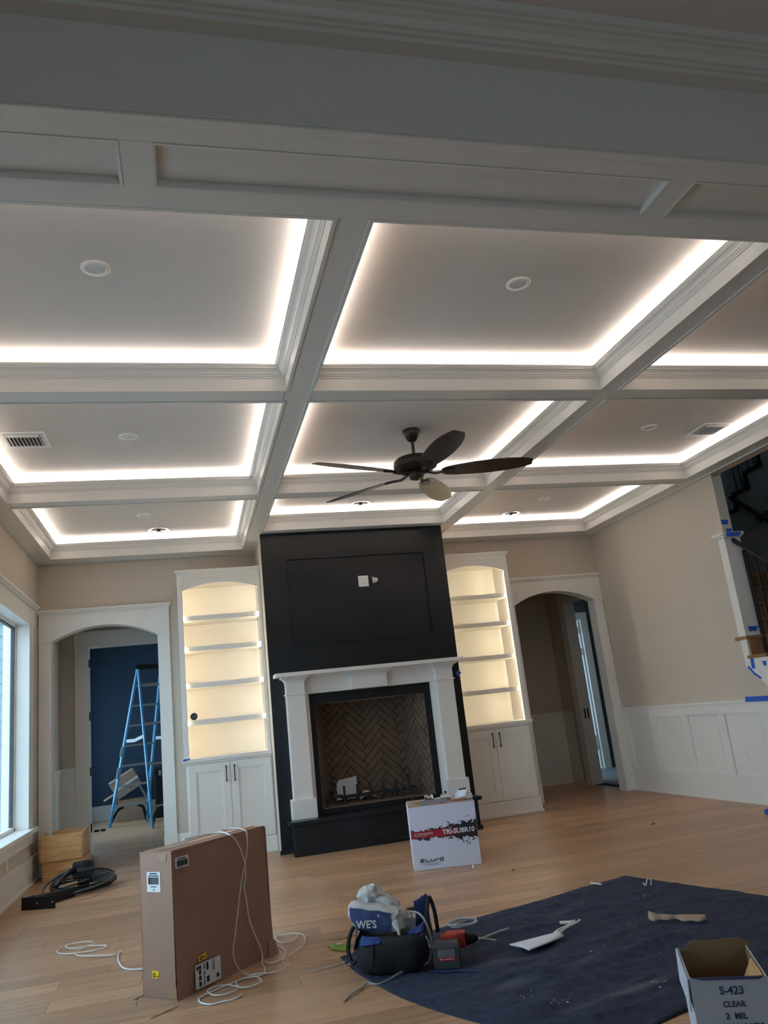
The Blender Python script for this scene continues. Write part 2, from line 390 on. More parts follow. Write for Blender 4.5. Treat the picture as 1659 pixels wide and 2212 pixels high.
arched_door(2, DO[1][0], DO[1][1], 'white cased arched doorway beside the wainscoted wall, dark hall beyond', False)

# ---- left wall with windows
wl = struct('wall_left', 'beige wall with the big window, wainscot below', 'wall', (L_, 5, 0))
WZ0, WZ1 = .53, 2.585
win = [(6.9, 8.962), (2.80, 6.34)]
m = MB(); x0, x1 = L_-.15, L_
for a, b in ((-3.6, win[1][0]), (win[1][1], win[0][0]), (win[0][1], D_+.1)): m.box(x0, x1, a, b, 0, 3.9)
for a, b in win: m.box(x0, x1, a, b, 0, WZ0); m.box(x0, x1, a, b, WZ1, 3.9)
obj('plaster', m, M['wall'], wl, True)
bl = tag(obj('baseboard_left', B(L_, L_+.02, -3.5, D_-.03, 0, .235).box(L_, L_+.03, -3.5, D_-.03, .235, .258).box(L_, L_+.032, -3.5, D_-.03, 0, .022), M['trim'], bevel=.003), 'tall white baseboard with cap under the big window', 'baseboard', kind='structure')
for i, (a, b) in enumerate(win):
    wn = struct('window_%d' % (i+1), ['tall white cased window with deep blue-lit reveal', 'wide white cased window nearer the kitchen'][i], 'window', (L_, (a+b)/2, WZ0)); T = M['trim']; xf = L_+.024
    for s0, s1 in ((b, b+.21), (a-.21, a)): obj('casing', B(L_-.002, xf, s0, s1, .537, WZ1-.002), T, wn, True, bevel=.003)
    obj('head_casing', B(L_-.002, xf+.004, a-.24, b+.24, WZ1-.002, 2.765), T, wn, True, bevel=.003)
    obj('head_cap', B(L_-.002, xf+.05, a-.27, b+.27, 2.78, 2.805).box(L_-.002, xf+.03, a-.255, b+.255, 2.763, 2.782), T, wn, True, bevel=.003)
    obj('sill', MB().prism([(L_+.001, a-.26), (L_+.075, a-.26), (L_+.075, b+.26), (L_+.001, b+.26), (L_+.001, b-.006), (L_-.108, b-.006), (L_-.108, a+.006), (L_+.001, a+.006)], 'z', .497, .537), T, wn, True)
    obj('apron', B(L_-.002, xf, a-.21, b+.21, .385, .495), T, wn, True, bevel=.003)
    obj('reveal', MB().box(L_-.16, L_+.020, b-.005, b-.001, WZ0, WZ1-.001).box(L_-.16, L_+.020, a+.001, a+.005, WZ0, WZ1-.001).box(L_-.16, L_+.022, a+.001, b-.001, WZ1-.005, WZ1-.001), T, wn, True)
    fr = obj('sash_frame', MB().box(L_-.16, L_-.11, b-.034, b, WZ0, WZ1).box(L_-.16, L_-.11, a, a+.034, WZ0, WZ1).box(L_-.16, L_-.11, a, b, WZ0, WZ0+.045).box(L_-.16, L_-.11, a, b, WZ1-.034, WZ1), M['white'], wn, True, bevel=.003)
    obj('pane', B(L_-.14, L_-.132, a+.03, b-.03, WZ0+.03, WZ1-.03), M['glass'], fr, True); obj('gasket', MB().box(L_-.155, L_-.118, b-.048, b-.033, WZ0+.04, WZ1-.03).box(L_-.155, L_-.118, a+.033, a+.048, WZ0+.04, WZ1-.03).box(L_-.155, L_-.118, a+.03, b-.03, WZ1-.048, WZ1-.033), M['grey'], fr, True)
t = thing('wall_outlet', 'small white outlet plate on the low panel under the window', 'outlet', (L_, 8.06, .35))
obj('plate', B(L_+.0005, L_+.007, 8.025, 8.095, .285, .405), M['white'], t, True, bevel=.002)

# outside the windows
g = tag(obj('ground_outside', B(-14, L_-.35, -6, 16, -.3, -.1), M['concrete']), 'pale concrete porch outside the window', 'ground', kind='structure')
wo = struct('wall_outside', 'grey green sided porch wall outside the window', 'wall', (-5, 12.5, 0))
for k in range(24): obj('siding_board', MB().hexa([(-9, 12.47, -.1+.17*k), (-2.25, 12.47, -.1+.17*k), (-2.25, 12.6, -.1+.17*k), (-9, 12.6, -.1+.17*k), (-9, 12.49, .07+.17*k), (-2.25, 12.49, .07+.17*k), (-2.25, 12.6, .07+.17*k), (-9, 12.6, .07+.17*k)]), M['siding'], wo, True)
t = thing('porch_post', 'pale square porch post seen through the window glass', 'post', (-2.22, 11.0, -.1))
obj('shaft', B(-2.26, -2.16, 10.94, 11.06, .15, 3.9), M['trim'], t, True); obj('base', B(-2.29, -2.13, 10.91, 11.09, -.1, .15), M['trim'], t, True)

# ---- right wall: full behind y 6.88, stair opening in front of it
wr = struct('wall_right', 'beige wall above white wainscot panels, stair opening cut in it', 'wall', (R_, 8, 0))
WT = .12; YO = 6.88
m = MB(); m.box(R_, R_+WT, YO, D_+.1, 0, ZS+.02)
m.prism([(YO, 0), (YO, 1.29), (5.24, 0)], 'x', R_, R_+WT)
m.box(R_, R_+WT, -3.6, 3.2, 0, ZS+.02)
m.box(R_, R_+WT, -3.6, D_+.1, ZS, 4.2)
obj('plaster', m, M['wall'], wr, True)
xf = R_-.020; T = M['trim']
pan = [(9.418, 8.903), (8.767, 8.242), (8.115, 7.586), (7.467, 6.921), (6.80, 6.45)]
obj('rail', B(xf, R_, 6.42, D_-.03, .893, .975), T, wr, True, bevel=.002)
obj('rail', B(xf, R_, 6.0, D_-.03, .0, .262), T, wr, True, bevel=.002)
edges = [D_-.03]+[v for p in pan for v in p]+[6.42]
for k in range(0, len(edges), 2):
    obj('stile', B(xf, R_, edges[k+1], edges[k], .262, .893), T, wr, True, bevel=.002)
for a, b in pan:
    obj('panel', B(R_-.003, R_, b, a, .262, .893), T, wr, True)
    mm = MB(); e_ = .010
    mm.box(xf-.004, R_-.001, b-.0005, b+e_, .2615, .8935).box(xf-.004, R_-.001, a-e_, a+.0005, .2615, .8935).box(xf-.004, R_-.001, b+e_, a-e_, .2615, .262+e_).box(xf-.004, R_-.001, b+e_, a-e_, .893-e_, .8935)
    obj('panel_molding', mm, T, wr, True)
obj('chair_rail', B(R_-.035, R_, 6.50, D_-.03, .99, 1.014).box(R_-.022, R_, 6.50, D_-.03, .97, .992), T, wr, True, bevel=.003)
br = tag(obj('baseboard_right', B(R_-.03, R_, 5.6, D_-.03, 0, .02), T, bevel=.004), 'white shoe moulding along the wainscoted wall', 'baseboard', kind='structure')
t = thing('duplex_outlet', 'white duplex outlet in the lower wainscot panel', 'outlet', (R_, 7.28, .467))
obj('plate', B(R_-.010, R_-.003, 7.245, 7.318, .405, .525), M['white'], t, True, bevel=.002)
for zz in (.44, .49): obj('socket', B(R_-.013, R_-.009, 7.262, 7.301, zz-.016, zz+.016), M['white'], t, True, bevel=.004)

# ---- kitchen shell behind the camera
wf = struct('wall_front', 'kitchen wall behind the viewpoint with two windows', 'wall', (2, -3.5, 0))
m = MB(); ka, kb, kz0, kz1 = .1, 2.1, 1.1, 2.15
m.box(L_-.2, ka, -3.65, -3.5, 0, 4).box(kb, R_+.3, -3.65, -3.5, 0, 4).box(ka, kb, -3.65, -3.5, 0, kz0).box(ka, kb, -3.65, -3.5, kz1, 4)
obj('plaster', m, M['wall'], wf, True)
wn = struct('window_3', 'kitchen window in the wall behind the viewpoint', 'window', ((ka+kb)/2, -3.5, kz0))
obj('sash_frame', MB().box(ka, ka+.06, -3.62, -3.56, kz0, kz1).box(kb-.06, kb, -3.62, -3.56, kz0, kz1).box(ka, kb, -3.62, -3.56, kz0, kz0+.06).box(ka, kb, -3.62, -3.56, kz1-.06, kz1), M['white'], wn, True)
obj('pane', B(ka+.05, kb-.05, -3.6, -3.59, kz0+.05, kz1-.05), M['glass'], wn, True)

# ---- ceiling: coffers
ce = struct('ceiling', 'coffered ceiling with lit coves between white beams', 'ceiling', (1.9, 6, ZC))
obj('plaster', B(L_-.1, R_+.1, 2.5, D_+.1, ZC, ZC+.1), M['ceil'], ce, True)
XA, XB = (.694, .876), (2.968, 3.133)
YC, YE = (4.704, 4.902), (7.028, 7.209)
PLx, PRx, PBy, PMy, HY0, HY1 = -1.436, 5.25, 9.302, 8.445, 2.370, 2.885
lip = .020; ZB = ZS+.008
beams = [(XA[0], XA[1], HY1, D_), (XB[0], XB[1], HY1, D_), (L_, PLx, HY1, D_), (PRx, R_, HY1, D_)]
cols = [(PLx, XA[0]), (XA[1], XB[0]), (XB[1], PRx)]
for a, b in cols: beams += [(a, b, *YC), (a, b, *YE)]
beams += [(cols[0][0], cols[0][1], PBy, D_), (cols[2][0], cols[2][1], PBy, D_), (cols[1][0], cols[1][1], PMy, FY)]
for a, b, c, d in beams: obj('beam', B(a+.002, b-.002, c+.002, d-.002, ZB, ZC-.002), M['trim'], ce, True)
rows = [(HY1+.021, YC[0]), (YC[1], YE[0]), (YE[1], PBy)]
crown = [(-.002, 3.432), (.006, 3.432), (.008, 3.440), (.014, 3.443), (.016, 3.450), (.022, 3.453), (.024, 3.458), (.030, 3.468), (.040, 3.478), (.052, 3.484), (.052, 3.490), (.058, 3.492), (.060, 3.498), (.066, 3.500), (.066, 3.509), (.052, 3.509), (-.002, 3.500)]
ledp = [(.012, 3.510), (.034, 3.514), (.034, 3.518), (.012, 3.518)]
facep = [(0, ZS), (0, ZC), (-lip, ZC), (-lip, ZS)]
for ci, (a, b) in enumerate(cols):
    for ri, (c, d) in enumerate(rows):
        if ci == 1 and ri == 2: d = PMy
        obj('beam_face', MB().ring(a, b, c, d, facep), M['trim'], ce, True)
        obj('crown_molding', MB().ring(a, b, c, d, crown), M['trim'], ce, True)
        obj('led_strip', MB().ring(a, b, c, d, ledp), M['led'], ce, True, label='glowing white cove light strip')
# outer lips where the perimeter beams meet walls
obj('wall_bead', B(L_, L_+.02, HY1, D_, ZS-.004, ZS+.02).box(R_-.02, R_, HY1, D_, ZS-.004, ZS+.02).box(L_, FX0, D_-.02, D_, ZS-.004, ZS+.02).box(FX1, R_, D_-.02, D_, ZS-.004, ZS+.02), M['trim'], ce, True)

# ---- header beam between kitchen and living room
hd = struct('trim_1', 'wide cased header beam with recessed panels above the viewpoint', 'beam', (1.9, 2.63, ZS))
hx0, hx1 = L_-.1, R_+.1
obj('body', B(hx0, hx1, HY0+.004, HY1, ZS+.034, 3.9), M['trim'], hd, True)
obj('rail', B(hx0, hx1, HY0, 2.505, ZS, ZS+.034), M['trim'], hd, True, bevel=.002); obj('rail', B(hx0, hx1, 2.755, HY1, ZS, ZS+.034), M['trim'], hd, True, bevel=.002)
spx = [(-1.615, -1.60), (-.162, -.045), (2.114, 2.230), (4.39, 4.506)]
pcs = [(-1.60, -.162), (-.045, 2.114), (2.230, 4.39), (4.506, R_)]
for a, b in spx: obj('stile', B(a, b, 2.505, 2.755, ZS, ZS+.034), M['trim'], hd, True)
for a, b in pcs:
    obj('panel', B(a, b, 2.505, 2.755, ZS+.030, ZS+.0345), M['trim'], hd, True)
    obj('panel_molding', MB().ring(a, b, 2.505, 2.755, [(0, ZS-.004), (.010, ZS-.002), (.014, ZS+.012), (.010, ZS+.030), (0, ZS+.030)]), M['trim'], hd, True)
obj('edge_bead', B(hx0, hx1, 2.362, 2.400, ZS-.010, ZS+.002), M['trim'], hd, True, bevel=.004)
obj('fascia', B(hx0, hx1, HY0-.012, HY0+.004, ZS, 3.575), M['trim'], hd, True, bevel=.004)
obj('fascia', B(hx0, hx1, HY0, HY0+.004, 3.575, 3.9), M['trim'], hd, True)
cp = [(HY0, 3.715), (2.302, 3.715), (2.302, 3.736), (2.286, 3.736), (2.286, 3.752), (2.270, 3.752), (2.268, 3.766), (2.258, 3.778), (2.240, 3.784), (2.240, 3.800), (2.222, 3.800), (2.222, 3.815), (2.205, 3.815), (2.200, 3.85), (HY0, 3.85)]
obj('crown_molding', MB().prism(cp, 'x', hx0, hx1), M['trim'], hd, True)
kc = struct('ceiling_kitchen', 'plain kitchen ceiling above the viewpoint', 'ceiling', (1.9, -.5, 3.85))
obj('plaster', B(hx0, hx1, -3.6, HY0, 3.85, 3.95), M['ceil'], kc, True)

# ---- hall behind doorway 1 and the navy room
wh = struct('wall_hallway', 'dim hallway walls with wainscot seen through the arch by the window', 'wall', (-1.0, 10.3, 0))
YH = 10.76; DX0, DX1, DZ = -1.217, -.15, 2.49
m = MB(); m.box(-1.70, -1.55, D_+.15, 15.4, 0, 3.0); m.box(-1.70, DX0-.02, YH, YH+.14, 0, 3.0); m.box(DX1+.02, 3.9, YH, YH+.14, 0, 3.0); m.box(DX0-.02, DX1+.02, YH, YH+.14, DZ+.02, 3.0)
m.box(.75, .9, D_+.15, YH, 0, 3.0)
m.v = [v for v in m.v]
m2 = MB(); m2.box(-1.70, -1.55, D_+.15, YH+.14, 0, 3.0); m2.box(-1.70, DX0-.02, YH, YH+.14, 0, 3.0); m2.box(DX1+.02, 3.9, YH, YH+.14, 0, 3.0); m2.box(DX0-.02, DX1+.02, YH, YH+.14, DZ+.02, 3.0); m2.box(.75, .9, D_+.15, YH, 0, 3.0)
obj('plaster', m2, M['wall'], wh, True)
obj('plaster_ceiling', B(-1.7, 3.9, D_+.15, YH+.14, 2.95, 3.05), M['ceil'], wh, True)
obj('chair_rail', B(-1.55, -1.52, D_+.16, YH, 1.0, 1.035).box(-1.55, -1.385, YH-.03, YH, 1.0, 1.035), T, wh, True)
obj('wainscot_rail', B(-1.55, -1.536, D_+.16, YH, .0, .25).box(-1.55, -1.536, D_+.16, YH, .88, 1.0).box(-1.55, -1.385, YH-.014, YH, 0, .25).box(-1.55, -1.385, YH-.014, YH, .88, 1.0), T, wh, True)
for a, b in ((9.70, 9.80), (10.25, 10.37), (10.66, 10.76)): obj('stile', B(-1.55, -1.536, a, b, .25, .88), T, wh, True)
for a, b in ((-1.55, -1.51), (-1.42, -1.385)): obj('stile', B(a, b, YH-.014, YH, .25, .88), T, wh, True)
obj('panel', B(-1.549, -1.543, 9.70, YH, .25, .88).box(-1.55, -1.385, YH-.006, YH, .25, .88), T, wh, True)
d3 = struct('door_3', 'white cased door frame with black hinges inside the hallway', 'doorway', (-.7, YH, 0))
obj('casing', B(-1.383, DX0, YH-.024, YH, 0, DZ), T, d3, True); obj('casing', B(DX1, DX1+.16, YH-.024, YH, 0, DZ), T, d3, True)
obj('header', B(-1.39, DX1+.17, YH-.026, YH, DZ, DZ+.17).box(-1.41, DX1+.19, YH-.05, YH, DZ+.17, DZ+.20), T, d3, True)
obj('jamb', B(DX0-.02, DX0, YH-.004, YH+.15, 0, DZ+.0).box(DX1, DX1+.02, YH-.004, YH+.15, 0, DZ).box(DX0, DX1, YH-.004, YH+.15, DZ, DZ+.02), T, d3, True)
for zz in (2.29, 1.63, .97, .31): obj('hinge', B(DX0-.001, DX0+.012, YH+.0, YH+.035, zz-.05, zz+.05), M['blackm'], d3, True, label='black door hinge')
wn_ = struct('wall_far', 'navy painted walls of the room beyond the hallway', 'wall', (-.5, 15.4, 0))
m = MB(); m.box(-1.95, 3.35, 15.4, 15.55, 0, 3.1); m.box(3.2, 3.35, YH+.14, 11.9, 0, 3.1).box(3.2, 3.35, 15.0, 15.4, 0, 3.1).box(3.2, 3.35, 11.9, 15.0, 0, .35).box(3.2, 3.35, 11.9, 15.0, 2.6, 3.1)
m.box(-1.95, -1.80, YH+.14, 11.9, 0, 3.1).box(-1.95, -1.80, 15.1, 15.4, 0, 3.1).box(-1.95, -1.80, 11.9, 15.1, 0, .35).box(-1.95, -1.80, 11.9, 15.1, 2.6, 3.1)
m.box(-1.95, -1.69, YH+.12, YH+.16, 0, 3.1)
obj('plaster', m, M['navy'], wn_, True)
obj('plaster_ceiling', B(-1.95, 3.35, YH+.14, 15.5, 3.0, 3.1), M['ceil'], wn_, True)
w5 = struct('window_5', 'window lighting the navy room', 'window', (-1.88, 13.5, .7))
obj('sash_frame', MB().box(-1.92, -1.85, 11.9, 11.96, .35, 2.6).box(-1.92, -1.85, 15.04, 15.1, .35, 2.6).box(-1.92, -1.85, 11.9, 15.1, .35, .41).box(-1.92, -1.85, 11.9, 15.1, 2.54, 2.6), M['white'], w5, True)
obj('pane', B(-1.9, -1.892, 11.95, 15.05, .4, 2.55), M['glass'], w5, True)
w9 = struct('window_9', 'unseen second window added to brighten the navy room', 'window', (3.27, 13.4, .35))  # hidden opening added to double the daylight in this room
obj('sash_frame', MB().box(3.24, 3.31, 11.9, 11.96, .35, 2.6).box(3.24, 3.31, 14.94, 15.0, .35, 2.6).box(3.24, 3.31, 11.9, 15.0, .35, .41).box(3.24, 3.31, 11.9, 15.0, 2.54, 2.6), M['white'], w9, True)
obj('pane', B(3.27, 3.278, 11.95, 14.95, .4, 2.55), M['glass'], w9, True)
tag(obj('baseboard_far', B(-1.8, 3.2, 15.38, 15.4, 0, .25), T), 'white baseboard along the navy wall', 'baseboard', kind='structure')

# ---- hall behind doorway 2 and dark bathroom
w2 = struct('wall_hallway_bath', 'dim hallway walls with wainscot seen through the arch by the stairs', 'wall', (4.6, 10.5, 0))
YB = 11.27; XB2 = 5.45; PY0, PY1 = 9.78, 10.66
m = MB(); m.box(3.6, XB2+.12, YB, YB+.12, 0, 3.0).box(3.5, 3.62, D_+.15, YB+.1, 0, 3.0).box(XB2, XB2+.14, PY1, YB, 0, 3.0).box(XB2, XB2+.14, D_+.15, PY0, 0, 3.0).box(XB2, XB2+.14, PY0, PY1, 2.56, 3.0)
obj('plaster', m, M['wall'], w2, True)
obj('plaster_ceiling', B(3.5, XB2+.14, D_+.15, YB+.12, 2.95, 3.05), M['ceil'], w2, True)
obj('chair_rail', B(3.62, XB2, YB-.03, YB, .985, 1.02).box(XB2-.03, XB2, 10.94, YB, .985, 1.02), T, w2, True)
obj('wainscot_rail', B(3.62, XB2, YB-.012, YB, 0, .26).box(3.62, XB2, YB-.012, YB, .88, .985).box(XB2-.012, XB2, 10.94, YB, 0, .26).box(XB2-.012, XB2, 10.94, YB, .88, .985), T, w2, True)
for a, b in ((5.33, 5.45), (4.70, 4.83), (4.1, 4.22)): obj('stile', B(a, b, YB-.012, YB, .26, .88), T, w2, True)
for a, b in ((10.94, 10.99), (11.18, 11.27)): obj('stile', B(XB2-.012, XB2, a, b, .26, .88), T, w2, True)
obj('panel', B(3.62, XB2-.02, YB-.005, YB, .26, .88).box(XB2-.005, XB2, 10.94, YB, .26, .88), T, w2, True)
d4 = struct('door_4', 'cased pocket door opening inside the hallway by the stairs', 'doorway', (XB2, 10.3, 0))
obj('casing', B(XB2-.024, XB2, PY1, PY1+.16, 0, 2.56), T, d4, True); obj('casing', B(XB2-.024, XB2, PY0-.1, PY0, 0, 2.56), T, d4, True)
obj('header', B(XB2-.026, XB2, PY0-.1, PY1+.17, 2.56, 2.72), T, d4, True)
obj('jamb', B(XB2, XB2+.14, PY1-.012, PY1+.001, 0, 2.56), T, d4, True)
for xx in (XB2+.035, XB2+.085): obj('pull', B(xx-.010, xx+.010, PY1-.016, PY1-.011, .90, 1.04), M['blackm'], d4, True, label='black recessed edge pull')
wbz = struct('wall_bathroom', 'dark bathroom walls beyond the pocket door', 'wall', (7, 12.2, 0))
m = MB(); m.box(6.70, 9, 12.6, 12.75, 0, 3.0).box(XB2+.12, 6.7, 12.6, 12.75, 2.5, 3.0)
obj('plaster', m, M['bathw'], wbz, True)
wbs = struct('wall_bathroom_side', 'dark bathroom side walls', 'wall', (8.9, 11, 0))
m = MB(); m.box(8.9, 9, 9.7, 12.7, 0, 3.0).box(8.9, 9, 12.7, 13.1, 0, 3.0).box(8.9, 9, 13.9, 14.3, 0, 3.0).box(8.9, 9, 13.1, 13.9, 0, 1.5).box(8.9, 9, 13.1, 13.9, 2.4, 3.0).box(XB2+.14, 9, 9.68, 9.74, 0, 3.0)
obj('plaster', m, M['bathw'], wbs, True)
obj('plaster_end', B(XB2+.12, 9, 14.3, 14.4, 0, 3.0), pm('blue light wall tint', (.22, .42, .62), .7), wbs, True)  # blue daylight is put into this end wall's colour
obj('plaster_ceiling', B(XB2, 9, 9.68, 14.4, 2.95, 3.05), M['ceil'], wbs, True)
ftl = tag(obj('floor_bathroom', B(XB2+.14, 8.9, PY0-.04, 14.3, -.014, -.003), M['mortar']), 'grey tiled bathroom floor', 'floor', kind='structure')
for i in range(6):
    for j in range(8): obj('tile', B(XB2+.142+.55*i, XB2+.138+.55*(i+1), PY0-.04+.57*j, PY0-.044+.57*(j+1), -.003, .002), M['tile'], ftl)
d5 = struct('door_5', 'white door frame glimpsed in blue light inside the bathroom', 'doorway', (6.45, 12.58, 0))
obj('casing', B(6.68, 6.81, 12.57, 12.60, 0, 2.5), T, d5, True); obj('jamb', B(6.685, 6.70, 12.601, 12.76, 0, 2.5), T, d5, True); obj('header', B(5.6, 6.81, 12.57, 12.6, 2.5, 2.62), T, d5, True)
t = thing('glass_door', 'blue-lit glass door with white stickers inside the dark bathroom', 'door', (6.1, 12.9, 0))
obj('pane', B(5.75, 6.68, 12.64, 12.655, .05, 2.45), M['glass'], t, True)
obj('stile', B(6.665, 6.683, 12.63, 12.665, .01, 2.48), M['alum'], t, True)
for (xx, zz, h) in ((6.615, 2.32, .06), (6.615, 1.95, .06), (6.62, .42, .12)): obj('sticker', B(xx-.045, xx+.045, 12.63, 12.638, zz-h, zz+h), M['label'], t, True, label='white square sticker')
t = thing('vanity_cabinet', 'dark cabinet standing in the unlit bathroom', 'cabinet', (7.4, 12.3, 0))
obj('body', B(7.0, 8.8, 12.05, 12.58, 0, .9), M['grey'], t, True); obj('countertop', B(6.97, 8.85, 12.02, 12.58, .9, .94), M['blackm'], t, True); obj('door', B(7.03, 7.40, 12.03, 12.05, .1, .85), M['grey'], t, True); obj('door', B(7.43, 7.95, 12.03, 12.05, .1, .85), M['grey'], t, True)
w6 = struct('window_6', 'unseen window added to light the bathroom', 'window', (8.95, 13.5, .9))  # out of sight, added in place of a fill lamp
obj('sash_frame', MB().box(8.92, 8.98, 13.1, 13.14, 1.5, 2.4).box(8.92, 8.98, 13.86, 13.9, 1.5, 2.4).box(8.92, 8.98, 13.1, 13.9, 1.5, 1.54).box(8.92, 8.98, 13.1, 13.9, 2.36, 2.4), M['white'], w6, True)
obj('pane', B(8.95, 8.957, 13.12, 13.88, 1.52, 2.38), M['glass'], w6, True)

# ================================================================== FIREPLACE
fp = thing('fireplace', 'tall fireplace with black overmantel, white mantel and brick firebox', 'fireplace', (1.915, FY, 0))
OX0, OX1, OZ0, OZ1 = 1.298, 2.538, .378, 1.447
K = M['black']
m = MB(); yb = FY+.034
m.box(FX0, OX0, yb, D_+.01, 0, ZS+.02).box(OX1, FX1, yb, D_+.01, 0, ZS+.02).box(OX0, OX1, yb, D_+.01, OZ1, ZS+.02).box(OX0, OX1, yb, D_+.01, 0, OZ0).box(OX0, OX1, 9.30, D_+.01, OZ0, OZ1)
obj('chimney_breast', m, M['wall'], fp, True)
tx0, tx1, tz0, tz1 = 1.113, 2.724, 2.071, 3.043
m = MB(); ya = FY
m.box(FX0-.003, tx0, ya, yb+.001, 0.0, ZS).box(tx1, FX1+.003, ya, yb+.001, 0.0, ZS)
m.box(tx0, tx1, ya, yb+.001, tz1, ZS).box(tx0, tx1, ya, yb+.001, 1.56, tz0)
obj('overmantel_board', m, K, fp, True)
obj('overmantel_panel', B(tx0, tx1, FY+.024, yb+.001, tz0, tz1), K, fp, True)
m = MB(); q_ = .005
for z_ in (tz0, tz1-q_): m.box(tx0, tx1, FY-.005, FY+.02, z_, z_+q_)
for x_ in (tx0, tx1-q_): m.box(x_, x_+q_, FY-.005, FY+.02, tz0+q_, tz1-q_)
obj('panel_bead', m, K, fp, True)  # bead added to draw light and shadow lines round the panel
obj('side_shoe_molding', B(FX0-.02, .945, FY-.018, FY, 0, .04), K, fp, True, bevel=.006); obj('side_shoe_molding', B(2.92, FX1+.02, FY-.018, FY, 0, .04), K, fp, True, bevel=.006)
# black metal surround of the firebox
SX0, SX1, SZ0, SZ1 = 1.235, 2.602, .326, 1.55
m = MB(); ys = FY-.012
m.box(SX0, OX0, ys, FY+.03, SZ0, SZ1).box(OX1, SX1, ys, FY+.03, SZ0, SZ1).box(OX0, OX1, ys, FY+.03, OZ1, SZ1).box(OX0, OX1, ys, FY+.03, SZ0, OZ0)
obj('metal_surround', m, M['blackm'], fp, True, bevel=.003)
# hearth
h = obj('hearth', B(.955, 2.895, 8.318, FY, 0, .292), K, fp, True)
obj('hearth_slab', B(.912, 2.935, 8.285, FY, .290, .326), K, h, True, bevel=.004)
obj('hearth_shoe', B(.938, 2.912, 8.296, 8.318, 0, .045).box(.938, .955, 8.318, FY, 0, .045).box(2.895, 2.912, 8.318, FY, 0, .045), K, h, True, bevel=.006)
# mantel
T = M['trim']
def frustum(mb, x0, x1, y0, prof, yb_):
    """profile [(outset, z)] flaring on the front and both sides"""
    rings = [[(x0-o, y0-o, z), (x1+o, y0-o, z), (x1+o, yb_, z), (x0-o, yb_, z)] for o, z in prof]
    return mb.loft(rings)
cove = [(0, 1.630), (0, 1.672), (.004, 1.690), (.012, 1.706), (.026, 1.720), (.044, 1.729), (.050, 1.731), (.050, 1.748)]
for a, b in ((.994, 1.190), (2.648, 2.844)):
    obj('pilaster', B(a, b, 8.462, FY, .505, 1.63), T, fp, True, bevel=.003)
    obj('pilaster_plinth', B(a-.028, b+.026, 8.436, FY, .326, .516), T, fp, True, bevel=.003)
    obj('pilaster_band', B(a-.012, b+.012, 8.448, FY, 1.556, 1.572), T, fp, True, bevel=.004)
    obj('capital', frustum(MB(), a, b, 8.462, cove, FY), T, fp, True)
for a, b in ((1.190, 1.237), (2.600, 2.648)): obj('inner_leg', B(a, b, 8.545, FY, .326, 1.57), T, fp, True)
obj('frieze', B(1.18, 2.66, 8.545, FY, 1.566, 1.655), T, fp, True)
obj('frieze_cove', MB().prism([(8.544, 1.652), (8.543, 1.66), (8.535, 1.69), (8.515, 1.715), (8.48, 1.735), (8.47, 1.748), (FY, 1.748), (FY, 1.652)], 'x', 1.18, 2.66), T, fp, True)
obj('frieze_bead', B(1.19, 2.648, 8.535, 8.55, 1.556, 1.570), T, fp, True)
obj('keystone', frustum(B(1.705, 2.095, 8.475, 8.56, 1.560, 1.63), 1.705, 2.095, 8.475, cove, 8.56), T, fp, True)
obj('mantel_shelf', B(.880, 2.955, 8.335, FY, 1.746, 1.786), T, fp, True, bevel=.003)
# firebox: herringbone brick on three walls
BY, BXa, BXb = 9.15, 1.455, 2.385
m = MB()
m.hexa([(BXa, BY+.004, OZ0), (BXb, BY+.004, OZ0), (BXb, BY+.03, OZ0), (BXa, BY+.03, OZ0), (BXa, BY+.004, OZ1+.1), (BXb, BY+.004, OZ1+.1), (BXb, BY+.03, OZ1+.1), (BXa, BY+.03, OZ1+.1)])
for (xa, xb, s) in ((OX0, BXa, -1), (OX1, BXb, 1)):
    m.hexa([(xa+s*.004, FY+.03, OZ0), (xb+s*.004, BY+.01, OZ0), (xb+s*.03, BY+.01, OZ0), (xa+s*.03, FY+.03, OZ0), (xa+s*.004, FY+.03, OZ1+.1), (xb+s*.004, BY+.01, OZ1+.1), (xb+s*.03, BY+.01, OZ1+.1), (xa+s*.03, FY+.03, OZ1+.1)])
fb = obj('firebox', m, M['mortar'], fp, True)
obj('firebox_floor', B(OX0, OX1, FY-.01, BY+.02, OZ0-.03, OZ0+.004), M['brick'], fb, True)
obj('firebox_roof', B(OX0, OX1, FY+.01, BY+.02, OZ1+.02, OZ1+.05), M['mortar'], fb, True)
def clip(poly, W, H):
    for (ax, lim, sgn) in ((0, 0, 1), (0, W, -1), (1, 0, 1), (1, H, -1)):
        out = []
        for i in range(len(poly)):
            p, q = poly[i], poly[(i+1) % len(poly)]; dp, dq = sgn*(p[ax]-lim), sgn*(q[ax]-lim)
            if dp >= 0: out.append(p)
            if (dp >= 0) != (dq >= 0):
                t = dp/(dp-dq); out.append((p[0]+t*(q[0]-p[0]), p[1]+t*(q[1]-p[1])))
        poly = out
        if not poly: return []
    return poly
